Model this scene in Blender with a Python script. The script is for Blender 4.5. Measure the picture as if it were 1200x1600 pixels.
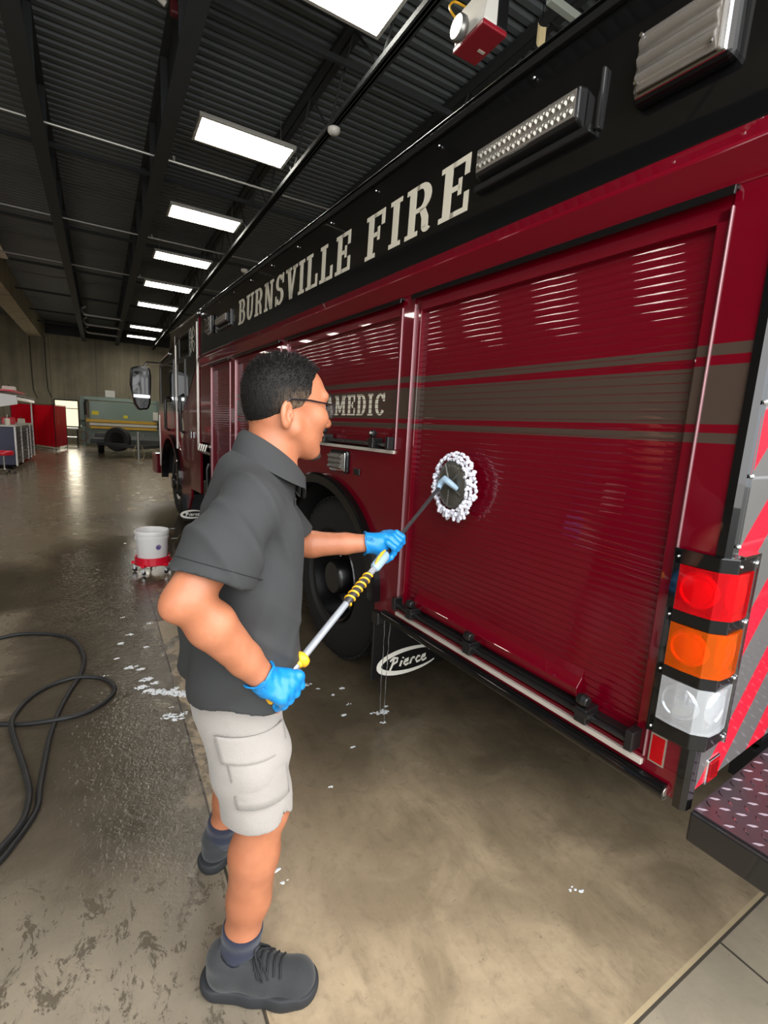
import bpy, bmesh, math, random
import numpy as np
from mathutils import Vector, Matrix
random.seed(7)
rng = np.random.RandomState(11)
for o in list(bpy.data.objects):
    bpy.data.objects.remove(o, do_unlink=True)
SC = bpy.context.scene
COL = SC.collection

# ---------------------------------------------------------------- camera, light, exposure
FPX, YAW, PITCH, ROLL, CAM_H = 741.43, 0.5402008, -0.17038095, 0.05511052, 1.5
TRUCK_TURN = 0.05110018
_f = Vector((math.sin(YAW) * math.cos(PITCH), math.cos(YAW) * math.cos(PITCH), math.sin(PITCH)))
_r = Vector((math.cos(YAW), -math.sin(YAW), 0))
_u = _r.cross(_f)
CR = math.cos(ROLL) * _r + math.sin(ROLL) * _u
CU = -math.sin(ROLL) * _r + math.cos(ROLL) * _u
cd = bpy.data.cameras.new('camera')
cd.sensor_fit = 'VERTICAL'
cd.sensor_height = 24.0
cd.lens = FPX / 1600.0 * 24.0
cd.clip_start = 0.02
cam = bpy.data.objects.new('camera', cd)
COL.objects.link(cam)
cam.matrix_world = Matrix(((CR.x, CU.x, -_f.x, 0), (CR.y, CU.y, -_f.y, 0), (CR.z, CU.z, -_f.z, CAM_H), (0, 0, 0, 1)))
SC.camera = cam

SC.view_settings.view_transform = 'Standard'
SC.view_settings.look = 'None'
SC.view_settings.gamma = 1.0
SC.view_settings.use_curve_mapping = False
SC.view_settings.exposure = 0.45
SC.cycles.use_denoising = True
SC.cycles.max_bounces = 8
SC.cycles.sample_clamp_indirect = 8.0
SC.cycles.caustics_reflective = False
SC.cycles.caustics_refractive = False

world = bpy.data.worlds.new('daylight')
SC.world = world
world.use_nodes = True
_bg = world.node_tree.nodes['Background']
_bg.inputs[0].default_value = (0.86, 0.93, 1.0, 1)
_bg.inputs[1].default_value = 1.6
CEILING_LAMP = 27.0          # emission of the ceiling panels


def area(name, loc, rot, sx, sy, power, color=(1, 1, 1)):
    l = bpy.data.lights.new(name, 'AREA')
    l.shape = 'RECTANGLE'
    l.size, l.size_y, l.energy, l.color = sx, sy, power, color
    o = bpy.data.objects.new(name, l)
    COL.objects.link(o)
    o.location = loc
    o.rotation_euler = rot
    return o


# daylight falling in through the open bay doors behind the photographer
area('daylight_behind', (1.1, -0.95, 2.7), (math.radians(62), 0, 0), 6.0, 3.6, 210, (1.0, 0.97, 0.93))
area('daylight_next_bay', (-6.2, -0.95, 2.7), (math.radians(62), 0, 0), 4.0, 3.6, 90, (1.0, 0.97, 0.93))


# ---------------------------------------------------------------- helpers
def lin(c):
    c = c / 255.0
    return c / 12.92 if c <= 0.04045 else ((c + 0.055) / 1.055) ** 2.4


def rgb(r, g, b):
    return (lin(r), lin(g), lin(b), 1.0)


class NT:
    """small wrapper that writes node trees"""
    def __init__(self, m):
        self.t = m.node_tree
        self.n = self.t.nodes

    def add(self, kind, **kw):
        n = self.n.new(kind)
        for k, v in kw.items():
            setattr(n, k, v)
        return n

    def link(self, a, b):
        self.t.links.new(a, b)

    def put(self, sock, v):
        if hasattr(v, 'is_linked') or isinstance(v, bpy.types.NodeSocket):
            self.link(v, sock)
        else:
            sock.default_value = v

    def math(self, op, a, b=0.0, c=None, clamp=False):
        n = self.add('ShaderNodeMath', operation=op, use_clamp=clamp)
        self.put(n.inputs[0], a)
        self.put(n.inputs[1], b)
        if c is not None:
            self.put(n.inputs[2], c)
        return n.outputs[0]

    def band(self, v, lo, hi):
        return self.math('MULTIPLY', self.math('GREATER_THAN', v, lo), self.math('LESS_THAN', v, hi))

    def mix(self, fac, a, b):
        n = self.add('ShaderNodeMix', data_type='RGBA')
        self.put(n.inputs[0], fac)
        self.put(n.inputs[6], a)
        self.put(n.inputs[7], b)
        return n.outputs[2]

    def ramp(self, v, lo, hi):
        n = self.add('ShaderNodeMapRange')
        n.interpolation_type = 'SMOOTHSTEP'
        self.put(n.inputs[0], v)
        n.inputs[1].default_value = lo
        n.inputs[2].default_value = hi
        return n.outputs[0]

    def noise(self, vec, scale, detail=4.0, rough=0.55, dist=0.0):
        n = self.add('ShaderNodeTexNoise')
        if vec is not None:
            self.link(vec, n.inputs['Vector'])
        n.inputs['Scale'].default_value = scale
        n.inputs['Detail'].default_value = detail
        n.inputs['Roughness'].default_value = rough
        n.inputs['Distortion'].default_value = dist
        return n.outputs[0]

    def coords(self, kind='Object', scale=None):
        o = self.add('ShaderNodeTexCoord').outputs[kind]
        if scale:
            m = self.add('ShaderNodeMapping')
            m.inputs['Scale'].default_value = scale
            self.link(o, m.inputs[0])
            o = m.outputs[0]
        return o

    def xyz(self, v):
        s = self.add('ShaderNodeSeparateXYZ')
        self.link(v, s.inputs[0])
        return s.outputs

    def bump(self, h, strength=0.3, dist=0.01, normal=None):
        b = self.add('ShaderNodeBump')
        b.inputs['Strength'].default_value = strength
        b.inputs['Distance'].default_value = dist
        self.link(h, b.inputs['Height'])
        if normal is not None:
            self.link(normal, b.inputs['Normal'])
        return b.outputs[0]


def material(name, color, rough=0.5, metal=0.0, coat=0.0, vary=0.12, scale=6.0, bump=0.0, bscale=60.0, spec=0.5,
             emit=None, trans=0.0, sss=0.0, sheen=0.0):
    m = bpy.data.materials.new(name)
    m.use_nodes = True
    w = NT(m)
    p = w.n['Principled BSDF']
    p.inputs['Roughness'].default_value = rough
    p.inputs['Metallic'].default_value = metal
    p.inputs['Coat Weight'].default_value = coat
    p.inputs['Coat Roughness'].default_value = 0.04
    p.inputs['Specular IOR Level'].default_value = spec
    p.inputs['Transmission Weight'].default_value = trans
    p.inputs['Sheen Weight'].default_value = sheen
    if sss:
        p.inputs['Subsurface Weight'].default_value = sss
        p.inputs['Subsurface Radius'].default_value = (0.02, 0.008, 0.004)
        p.inputs['Subsurface Scale'].default_value = 0.4
    v = w.coords()
    if vary:
        n = w.noise(v, scale)
        a = tuple(c * (1 - vary) for c in color[:3]) + (1,)
        b = tuple(min(1, c * (1 + vary)) for c in color[:3]) + (1,)
        w.link(w.mix(n, a, b), p.inputs['Base Color'])
    else:
        p.inputs['Base Color'].default_value = color
    if bump:
        w.link(w.bump(w.noise(v, bscale, 3.0), bump, 0.004), p.inputs['Normal'])
    if emit:
        p.inputs['Emission Color'].default_value = emit[0]
        p.inputs['Emission Strength'].default_value = emit[1]
    return m


M = {}


class MB:
    """collects shapes and links them as ONE mesh object"""
    def __init__(self):
        self.v, self.f, self.mi = [], [], []
        self.k = 0

    def face_add(self, vs, fs):
        b = len(self.v)
        self.v += [tuple(float(c) for c in p) for p in vs]
        for f in fs:
            self.f.append(tuple(i + b for i in f))
            self.mi.append(self.k)
        return self

    def mat(self, k):
        self.k = k
        return self

    def box(self, x0, x1, y0, y1, z0, z1):
        vs = [(x, y, z) for x in (x0, x1) for y in (y0, y1) for z in (z0, z1)]
        return self.face_add(vs, [(0, 1, 3, 2), (4, 6, 7, 5), (0, 4, 5, 1), (2, 3, 7, 6), (0, 2, 6, 4), (1, 5, 7, 3)])

    def obox(self, c, ax, half):
        """box about c with axes ax (3 vectors) and half sizes"""
        c = Vector(c)
        ax = [Vector(a).normalized() for a in ax]
        vs = [c + ax[0] * sx * half[0] + ax[1] * sy * half[1] + ax[2] * sz * half[2]
              for sx in (-1, 1) for sy in (-1, 1) for sz in (-1, 1)]
        return self.face_add(vs, [(0, 1, 3, 2), (4, 6, 7, 5), (0, 4, 5, 1), (2, 3, 7, 6), (0, 2, 6, 4), (1, 5, 7, 3)])

    def tube(self, pts, r, n=10, caps=True):
        pts = [Vector(p) for p in pts]
        rs = r if isinstance(r, (list, tuple)) else [r] * len(pts)
        rings = []
        t0 = (pts[1] - pts[0]).normalized()
        a = Vector((0, 0, 1)) if abs(t0.z) < 0.9 else Vector((1, 0, 0))
        nx = t0.cross(a).normalized()
        for i, p in enumerate(pts):
            t = (pts[min(i + 1, len(pts) - 1)] - pts[max(i - 1, 0)]).normalized()
            nx = (nx - t * nx.dot(t)).normalized()
            ny = t.cross(nx)
            rings.append([p + (nx * math.cos(q) + ny * math.sin(q)) * rs[i] for q in [2 * math.pi * k / n for k in range(n)]])
        vs = [v for ring in rings for v in ring]
        fs = []
        for i in range(len(pts) - 1):
            for k in range(n):
                fs.append((i * n + k, i * n + (k + 1) % n, (i + 1) * n + (k + 1) % n, (i + 1) * n + k))
        if caps:
            fs.append(tuple(range(n - 1, -1, -1)))
            fs.append(tuple((len(pts) - 1) * n + k for k in range(n)))
        return self.face_add(vs, fs)

    def lathe(self, prof, c, axis, n=32, caps=False):
        """prof: (radius, distance along axis)"""
        c, axis = Vector(c), Vector(axis).normalized()
        a = Vector((0, 0, 1)) if abs(axis.z) < 0.9 else Vector((1, 0, 0))
        ex = axis.cross(a).normalized()
        ey = axis.cross(ex)
        vs, fs = [], []
        for r, h in prof:
            for k in range(n):
                q = 2 * math.pi * k / n
                vs.append(c + axis * h + (ex * math.cos(q) + ey * math.sin(q)) * r)
        for i in range(len(prof) - 1):
            for k in range(n):
                fs.append((i * n + k, (i + 1) * n + k, (i + 1) * n + (k + 1) % n, i * n + (k + 1) % n))
        if caps:
            fs.append(tuple(range(n)))
            fs.append(tuple((len(prof) - 1) * n + k for k in range(n - 1, -1, -1)))
        return self.face_add(vs, fs)

    def prism(self, poly, axis, a0, a1):
        """polygon in the plane across 'axis' (x: (y,z)  y: (x,z)  z: (x,y)), pulled from a0 to a1"""
        def put(p, a):
            return {'x': (a, p[0], p[1]), 'y': (p[0], a, p[1]), 'z': (p[0], p[1], a)}[axis]
        n = len(poly)
        vs = [put(p, a0) for p in poly] + [put(p, a1) for p in poly]
        fs = [tuple(range(n)), tuple(range(2 * n - 1, n - 1, -1))]
        fs += [(i, n + i, n + (i + 1) % n, (i + 1) % n) for i in range(n)]
        return self.face_add(vs, fs)

    def grid(self, rows):
        nr, nc = len(rows), len(rows[0])
        return self.face_add([p for r in rows for p in r],
                             [(i * nc + j, i * nc + j + 1, (i + 1) * nc + j + 1, (i + 1) * nc + j)
                              for i in range(nr - 1) for j in range(nc - 1)])

    def sphere(self, c, rx, ry=None, rz=None, nu=16, nv=10):
        ry, rz = ry or rx, rz or rx
        rows = []
        for i in range(nv + 1):
            t = math.pi * i / nv
            rows.append([(c[0] + rx * math.sin(t) * math.cos(2 * math.pi * j / nu),
                          c[1] + ry * math.sin(t) * math.sin(2 * math.pi * j / nu),
                          c[2] + rz * math.cos(t)) for j in range(nu + 1)])
        return self.grid(rows)

    def pieces(self):
        """one builder per connected piece"""
        up = list(range(len(self.v)))

        def root(i):
            while up[i] != i:
                up[i] = up[up[i]]
                i = up[i]
            return i
        for f in self.f:
            for i in f[1:]:
                up[root(i)] = root(f[0])
        sets = {}
        for f, m in zip(self.f, self.mi):
            sets.setdefault(root(f[0]), []).append((f, m))
        out = []
        for fs in sets.values():
            b = MB()
            used = sorted({i for f, _ in fs for i in f})
            new = {i: k for k, i in enumerate(used)}
            b.v = [self.v[i] for i in used]
            b.f = [tuple(new[i] for i in f) for f, _ in fs]
            b.mi = [m for _, m in fs]
            out.append(b)
        return out

    def build_each(self, name, mats, parent=None, **kw):
        return [b.build(name, mats, parent, **kw) for b in self.pieces()]

    def build(self, name, mats, parent=None, bevel=0.0, smooth=None, origin=None, seg=2, weld=True):
        me = bpy.data.meshes.new(name)
        v = self.v
        if origin is not None:
            v = [(p[0] - origin[0], p[1] - origin[1], p[2] - origin[2]) for p in v]
        me.from_pydata(v, [], self.f)
        mats = mats if isinstance(mats, (list, tuple)) else [mats]
        for m in mats:
            me.materials.append(m)
        if len(mats) > 1:
            me.polygons.foreach_set('material_index', self.mi)
        bm = bmesh.new()
        bm.from_mesh(me)
        if weld:
            bmesh.ops.remove_doubles(bm, verts=bm.verts, dist=1e-5)
        bmesh.ops.recalc_face_normals(bm, faces=bm.faces)
        bm.to_mesh(me)
        bm.free()
        o = bpy.data.objects.new(name, me)
        COL.objects.link(o)
        if parent is not None:
            o.parent = parent
        if origin is not None and parent is None:
            o.location = origin
        if bevel:
            b = o.modifiers.new('bevel', 'BEVEL')
            b.width, b.segments, b.limit_method, b.angle_limit = bevel, seg, 'ANGLE', math.radians(40)
            b.harden_normals = False
        if smooth is not None:
            me.shade_smooth()
            try:
                me.set_sharp_from_angle(angle=math.radians(smooth))
            except Exception:
                pass
        return o


def empty(name, loc, rotz=0.0):
    o = bpy.data.objects.new(name, None)
    COL.objects.link(o)
    o.location = loc
    o.rotation_euler = (0, 0, rotz)
    o.empty_display_size = 0.1
    return o


def tag(o, label, cat, group=None, kind=None):
    o['label'] = label
    o['category'] = cat
    if group:
        o['group'] = group
    if kind:
        o['kind'] = kind
    return o


def struct(o, label=None, cat=None):
    o['kind'] = 'structure'
    if label:
        o['label'] = label
    if cat:
        o['category'] = cat
    return o


def copy_tree(o, parent=None):
    c = o.copy()
    COL.objects.link(c)
    if parent is not None:
        c.parent = parent
    for ch in list(o.children):
        copy_tree(ch, c)
    return c


def arc(cx, cy, rx, ry, a0, a1, n=12):
    return [(cx + rx * math.cos(math.radians(a0 + (a1 - a0) * i / n)), cy + ry * math.sin(math.radians(a0 + (a1 - a0) * i / n)))
            for i in range(n + 1)]


# slab-serif letters: every glyph is a list of convex polygons in a box of height 1
def glyph(ch):
    P = []

    def bar(x0, y0, x1, y1):
        P.append([(x0, y0), (x1, y0), (x1, y1), (x0, y1)])

    def ring(cx, cy, rx, ry, ix, iy, a0, a1, n=10):
        o, i = arc(cx, cy, rx, ry, a0, a1, n), arc(cx, cy, ix, iy, a0, a1, n)
        for k in range(n):
            P.append([o[k], o[k + 1], i[k + 1], i[k]])

    def stem(x, y0=0.0, y1=1.0, w=.19, s=.09, lo=True, hi=True, h=.1):
        bar(x, y0, x + w, y1)
        if lo:
            bar(x - s, y0, x, y0 + h)
            bar(x + w, y0, x + w + s, y0 + h)
        if hi:
            bar(x - s, y1 - h, x, y1)
            bar(x + w, y1 - h, x + w + s, y1)

    def diag(x0, x1, w, y0=0.0, y1=1.0):
        P.append([(x0, y0), (x0 + w, y0), (x1 + w, y1), (x1, y1)])
    W = .8
    if ch == 'B':
        stem(.1)
        bar(.29, .9, .42, 1); bar(.29, .47, .45, .57); bar(.29, 0, .45, .1)
        ring(.42, .735, .28, .265, .1, .165, -90, 90)
        ring(.45, .285, .3, .285, .11, .185, -90, 90)
        W = .78
    elif ch == 'U':
        stem(.1, .3, 1, lo=False); stem(.56, .3, 1, w=.12, lo=False)
        ring(.39, .32, .29, .32, .1, .2, 180, 360, 14)
        W = .8
    elif ch == 'R':
        stem(.1)
        bar(.29, .9, .42, 1); bar(.29, .45, .42, .55)
        ring(.42, .725, .29, .275, .1, .175, -90, 90)
        P.append([(.4, .5), (.56, .5), (.66, .3), (.48, .3)])
        P.append([(.48, .3), (.66, .3), (.67, .1), (.49, .1)])
        ring(.62, .13, .13, .13, .02, .03, 180, 330, 8)
        W = .82
    elif ch == 'N':
        stem(.1, w=.13); stem(.58, w=.13, lo=False)
        diag(.58, .1, .16)
        P[-1] = [(.52, 0), (.71, 0), (.29, 1), (.1, 1)]
        W = .84
    elif ch == 'S':
        ring(.36, .735, .29, .265, .1, .165, 20, 270, 14)
        ring(.37, .28, .31, .28, .11, .18, -160, 90, 14)
        bar(.57, .68, .66, 1); bar(.05, 0, .14, .33)
        W = .74
    elif ch == 'V':
        P.append([(.3, 0), (.5, 0), (.31, 1), (.1, 1)])
        P.append([(.34, 0), (.46, 0), (.72, 1), (.59, 1)])
        bar(.0, .9, .4, 1); bar(.5, .9, .8, 1)
        W = .8
    elif ch == 'I':
        stem(.1)
        W = .4
    elif ch == 'L':
        stem(.1); bar(.29, 0, .68, .1); bar(.57, .1, .68, .36)
        W = .72
    elif ch in 'EF':
        stem(.1)
        bar(.29, .9, .68, 1); bar(.57, .66, .68, .9); bar(.29, .46, .48, .56); bar(.44, .36, .52, .66)
        if ch == 'E':
            bar(.29, 0, .7, .1); bar(.59, .1, .7, .36)
        W = .74
    elif ch == 'P':
        stem(.1)
        bar(.29, .9, .42, 1); bar(.29, .43, .42, .53)
        ring(.42, .715, .29, .285, .1, .185, -90, 90)
        W = .76
    elif ch == 'A':
        P.append([(.06, 0), (.18, 0), (.45, 1), (.33, 1)])
        P.append([(.56, 0), (.77, 0), (.48, 1), (.3, 1)])
        bar(.2, .26, .64, .36); bar(0, 0, .28, .1); bar(.48, 0, .84, .1)
        W = .84
    elif ch == 'M':
        stem(.1, w=.13); stem(.76, w=.17)
        P.append([(.42, .12), (.54, .12), (.3, 1), (.1, 1)])
        P.append([(.42, .12), (.54, .12), (.92, 1), (.76, 1)])
        W = 1.04
    elif ch == 'D':
        stem(.1)
        bar(.29, .9, .4, 1); bar(.29, 0, .4, .1)
        ring(.4, .5, .33, .5, .13, .4, -90, 90, 14)
        W = .8
    elif ch == 'C':
        ring(.42, .5, .36, .5, .16, .4, 35, 325, 18)
        bar(.62, .64, .74, 1)
        W = .8
    elif ch == '5':
        bar(.1, .86, .62, 1); bar(.1, .5, .24, .9)
        ring(.36, .32, .32, .32, .14, .18, -150, 120, 14)
        W = .72
    return P, W


def lettering(mb, text, at, height, width, put, gap=.1, thick=.0015):
    """put(u, v, d) maps reading direction, height and outward distance to a point"""
    gl = [(None, .42) if c == ' ' else glyph(c) for c in text]
    total = sum(g[1] for g in gl) + gap * (len(gl) - 1)
    sx = width / total
    u = at[0]
    for P, W in gl:
        for poly in P or []:
            n = len(poly)
            q = [(u + p[0] * sx, at[1] + p[1] * height) for p in poly]
            vs = [put(a, b, 0) for a, b in q] + [put(a, b, thick) for a, b in q]
            mb.face_add(vs, [tuple(range(n)), tuple(range(2 * n - 1, n - 1, -1))] +
                        [(i, n + i, n + (i + 1) % n, (i + 1) % n) for i in range(n)])
        u += (W + gap) * sx
    return mb

# ---------------------------------------------------------------- materials of the place
def floor_material():
    m = bpy.data.materials.new('wet_concrete')
    m.use_nodes = True
    w = NT(m)
    p = w.n['Principled BSDF']
    v = w.coords()
    x, y, z = w.xyz(v)
    big = w.noise(v, .55, 5, .6)
    mid = w.noise(v, 3.2, 6, .62, .6)
    fine = w.noise(v, 38, 5, .65)
    blot = w.noise(w.coords(scale=(1.3, 1, 1)), 13, 6, .68, .8)
    streak = w.noise(w.coords(scale=(6, 1.4, 1)), 2.4, 6, .7)
    dry = w.mix(w.ramp(mid, .3, .72), rgb(138, 122, 98), rgb(178, 158, 129))
    dry = w.mix(w.math('MULTIPLY', w.ramp(streak, .45, .75), .5), dry, rgb(128, 112, 89))
    dry = w.mix(w.math('MULTIPLY', w.ramp(fine, .5, .85), .45), dry, rgb(112, 98, 78))
    dry = w.mix(w.math('MULTIPLY', w.ramp(blot, .5, .72), .4), dry, rgb(108, 95, 76))
    # slabs beyond the joints: the washing lane is worn darker, the apron is greyer
    lane = w.math('LESS_THAN', x, .305)
    apron = w.math('LESS_THAN', y, .49)
    dry = w.mix(w.math('MULTIPLY', lane, .68), dry, rgb(113, 108, 98))
    dry = w.mix(w.math('MULTIPLY', apron, .6), dry, rgb(150, 143, 128))
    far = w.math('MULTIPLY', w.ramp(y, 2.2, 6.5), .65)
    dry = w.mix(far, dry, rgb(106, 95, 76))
    # wet patches: along the joint, under the bucket and along the truck
    edge = w.math('MULTIPLY_ADD', w.math('SUBTRACT', mid, .5), .9, x)
    edge2 = w.math('MULTIPLY_ADD', w.math('SUBTRACT', big, .5), 2.4, y)
    a = w.math('MULTIPLY', w.ramp(edge, -.75, -.35), w.ramp(w.math('MULTIPLY', edge, -1), -.42, -.28))
    a = w.math('MULTIPLY', a, w.math('MULTIPLY', w.ramp(edge2, 1.1, 2.0), w.ramp(w.math('MULTIPLY', edge2, -1), -7.2, -5.6)))
    b = w.math('MULTIPLY', w.ramp(edge, .1, 1.0), w.math('MULTIPLY', w.ramp(edge2, .6, 2.2), w.ramp(w.math('MULTIPLY', edge2, -1), -9.5, -7)))
    c = w.math('MULTIPLY', w.ramp(edge, -2.6, -1.4), w.math('MULTIPLY', w.ramp(edge2, 3.9, 4.4), w.ramp(w.math('MULTIPLY', edge2, -1), -5.9, -5.1)))
    c = w.math('MULTIPLY', c, w.ramp(w.math('MULTIPLY', x, -1), -.5, -.3))
    spots = w.math('MAXIMUM', w.ramp(w.noise(w.coords(scale=(1, .6, 1)), 15, 6, .74, .6), .52, .6), w.ramp(w.noise(w.coords(scale=(1, .6, 1)), 30, 4, .7, .4), .56, .64))
    near = w.math('MULTIPLY', lane, w.math('MULTIPLY', w.ramp(edge2, .2, 1.3), w.ramp(w.math('MULTIPLY', edge2, -1), -5.5, -3.6)))
    spots = w.math('MULTIPLY', spots, w.math('MULTIPLY', near, w.ramp(x, -1.6, -.3)))
    wet = w.math('MAXIMUM', w.math('MAXIMUM', a, b), w.math('MAXIMUM', c, w.math('MULTIPLY', spots, .85)))
    wetcol = w.mix(mid, rgb(48, 43, 35), rgb(74, 66, 54))
    col = w.mix(w.math('MULTIPLY', wet, .85), dry, wetcol)
    # dark scuffs
    scuff = w.ramp(w.noise(w.coords(scale=(1, 2.2, 1)), 21, 3, .6, 1.5), .66, .74)
    col = w.mix(w.math('MULTIPLY', scuff, .45), col, rgb(66, 58, 46))
    # sawn joints
    j = w.band(x, .3, .309)
    j2 = w.band(y, .482, .49)
    j3 = w.math('MULTIPLY', w.band(x, 1.58, 1.588), apron)
    j4 = w.math('MAXIMUM', w.band(y, 9.0, 9.012), w.band(y, 18.0, 18.014))
    j4 = w.math('MAXIMUM', j4, w.band(x, -4.9, -4.888))
    joint = w.math('MAXIMUM', w.math('MAXIMUM', j, j2), w.math('MAXIMUM', j3, j4))
    lip = w.math('MULTIPLY', w.band(y, .49, .502), .6)
    col = w.mix(lip, col, rgb(196, 176, 140))
    col = w.mix(w.math('MULTIPLY', joint, .85), col, rgb(36, 31, 26))
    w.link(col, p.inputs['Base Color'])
    r = w.math('MULTIPLY_ADD', wet, -.3, w.math('MULTIPLY_ADD', mid, .22, .34))
    r = w.math('SUBTRACT', r, w.math('MULTIPLY', w.ramp(y, 3.0, 7.0), .2))
    r = w.math('ADD', r, w.math('MULTIPLY', apron, .15))
    w.link(w.math('MAXIMUM', r, .05), p.inputs['Roughness'])
    p.inputs['Specular IOR Level'].default_value = .5
    dryamt = w.math('SUBTRACT', 1.0, wet)
    ripple = w.math('MULTIPLY', w.math('MULTIPLY', a, w.noise(v, 42, 3, .6, 1.2)), 2.6)
    h = w.math('ADD', w.math('ADD', ripple, w.math('MULTIPLY', fine, w.math('MULTIPLY_ADD', dryamt, .5, .05))), w.math('MULTIPLY', w.noise(v, 17, 3, .5), w.math('MULTIPLY_ADD', dryamt, .72, .08)))
    h = w.math('SUBTRACT', h, w.math('MULTIPLY', joint, 2.0))
    h = w.math('MULTIPLY', h, w.math('MULTIPLY_ADD', w.ramp(y, 2.5, 8.0), -.75, 1.0))
    w.link(w.bump(h, .22, .006), p.inputs['Normal'])
    return m


def concrete_wall(name, a, b, panel=1.9):
    m = bpy.data.materials.new(name)
    m.use_nodes = True
    w = NT(m)
    p = w.n['Principled BSDF']
    v = w.coords()
    x, y, z = w.xyz(v)
    st = w.noise(w.coords(scale=(2.2, 2.2, .12)), 1.6, 6, .65)
    n = w.noise(v, 1.1, 6, .6)
    c = w.mix(w.ramp(st, .3, .7), a, b)
    c = w.mix(w.math('MULTIPLY', w.ramp(n, .45, .7), .35), c, tuple(q * .6 for q in a[:3]) + (1,))
    s = w.math('ADD', x, y)
    seam = w.math('LESS_THAN', w.math('FRACT', w.math('DIVIDE', s, panel)), .012)
    c = w.mix(w.math('MULTIPLY', seam, .6), c, rgb(52, 48, 40))
    w.link(c, p.inputs['Base Color'])
    p.inputs['Roughness'].default_value = .8
    w.link(w.bump(w.noise(v, 9, 5), .25, .02), p.inputs['Normal'])
    return m


M['floor'] = floor_material()
M['wall'] = concrete_wall('wall_concrete', rgb(128, 121, 103), rgb(150, 142, 120))
M['beam'] = concrete_wall('beam_concrete', rgb(146, 137, 116), rgb(172, 162, 140), 4.2)
M['deck'] = material('painted_deck', rgb(94, 101, 103), .6, 0, 0, .12, 3)
M['joist'] = material('painted_joist', rgb(60, 63, 64), .8, 0, 0, .15, 8, spec=.25)
M['pipe'] = material('galvanised_pipe', rgb(150, 150, 146), .35, .7, 0, .08, 12)
M['white_paint'] = material('white_paint', rgb(226, 224, 216), .4, 0, 0, .04, 5)
M['door_panel'] = material('bay_door_panel', rgb(200, 200, 196), .45, 0, 0, .05, 3)
M['black_rubber'] = material('black_rubber', rgb(26, 26, 27), .55, 0, 0, .2, 20, .15, 80)
M['lamp'] = material('lamp_diffuser', rgb(250, 250, 245), .4, 0, 0, 0, emit=((1.0, .94, .84, 1), CEILING_LAMP))
M['lamp_frame'] = material('lamp_frame', rgb(196, 194, 186), .4, .2, 0, .04)
M['steel'] = material('bright_steel', rgb(196, 198, 200), .22, 1, 0, .06, 14)
M['frost'] = material('frosted_window', rgb(240, 226, 184), .5, 0, 0, .05, 3, emit=((1.0, .88, .64, 1), .75))

# ---------------------------------------------------------------- floor, walls, ceiling
XL, XR, YB, YF, ZD = -14.0, 8.0, -0.45, 28.6, 5.75
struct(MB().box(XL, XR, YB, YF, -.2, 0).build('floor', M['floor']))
struct(MB().box(-22, 22, -22, YB, -.22, -.02).build('ground', material('yard_concrete', rgb(160, 156, 146), .8, 0, 0, .1, 1)))
struct(MB().box(XL - .3, XR + .3, YF, YF + .3, -.2, ZD + .4).build('wall_far', M['wall']))
struct(MB().box(XL - .3, XL, YB, YF, -.2, ZD + .4).build('wall_left', M['wall']))
struct(MB().box(XR, XR + .3, YB, YF, -.2, ZD + .4).build('wall_right', M['wall']))
bw = MB()
for x0, x1, z0, z1 in ((XL, -8.4, 0, 4.4), (-4.2, -2.2, 0, 4.4), (4.0, 4.4, 0, 4.4), (7.6, XR, 0, 4.4), (XL, XR, 4.4, ZD + .4)):
    bw.box(x0, x1, YB - .3, YB, z0, z1)
struct(bw.build('wall_back', M['wall']))
d = empty('door_1', (6.0, YB - .12, 0))
struct(d)
pb = MB()
for k in range(7):
    pb.box(-1.59, 1.59, -.03, .03, .02 + k * .625, .615 + k * .625)
struct(pb.build('door_panel', M['door_panel'], d, bevel=.012))

# ribbed roof deck, ribs run across the building
dm = MB()
ys = []
y = YB - .3
prof = []
while y < YF + .3:
    prof += [(y, ZD), (y + .07, ZD), (y + .09, ZD + .045), (y + .13, ZD + .045)]
    y += .152
rows = [[(x, a, b) for a, b in prof] for x in (XL - .3, XR + .3)]
dm.grid(rows)
dm.box(XL - .3, XR + .3, YB - .3, YF + .3, ZD + .06, ZD + .2)
struct(dm.build('ceiling', M['deck'], weld=False))
# dark ledger along the far wall under the deck
struct(MB().box(-2.1, XR, YF - .12, YF, 5.16, ZD).build('trim_1', M['joist']))
# concrete bearing beam to the left
struct(MB().box(-2.75, -2.2, YB, YF, 4.93, ZD - .02).build('beam', M['beam']))


def joist(x, zb, zt=ZD - .03, step=.62):
    mb = MB()
    for s in (-1, 1):
        mb.box(x + s * .03 - .024, x + s * .03 + .024, YB, YF - .1, zb, zb + .05)
        mb.box(x + s * .05 - .04, x + s * .05 + .04, YB, YF - .1, zt - .06, zt)
    mb.box(x - .03, x + .03, YB, YF - .1, zb, zb + .012)
    y = YB + .2
    up = False
    while y + step < YF - .2:
        a, b = (zb + .03, zt - .03)
        mb.tube([(x, y, a if not up else b), (x, y + step, b if not up else a)], .014, 5, False)
        y += step
        up = not up
    return struct(mb.build('ceiling_beam', M['joist']))


for x in (-12.2, -10.6, -9.0, -7.4, -5.8, -4.2, 2.5, 4.1, 5.7, 7.3):
    joist(x, 4.98 if x > -2 else 5.0)
for x in (-.54, .86):
    gm = MB()
    gm.box(x - .085, x + .085, YB, YF - .1, 4.98, 5.0).box(x - .008, x + .008, YB, YF - .1, 5.0, ZD - .02).box(x - .085, x + .085, YB, YF - .1, ZD - .04, ZD - .02)
    for k in range(18):
        gm.box(x - .085, x + .085, 1.0 + k * 1.5, 1.012 + k * 1.5, 5.0, ZD - .04)
    struct(gm.build('ceiling_beam', M['joist']))
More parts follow.
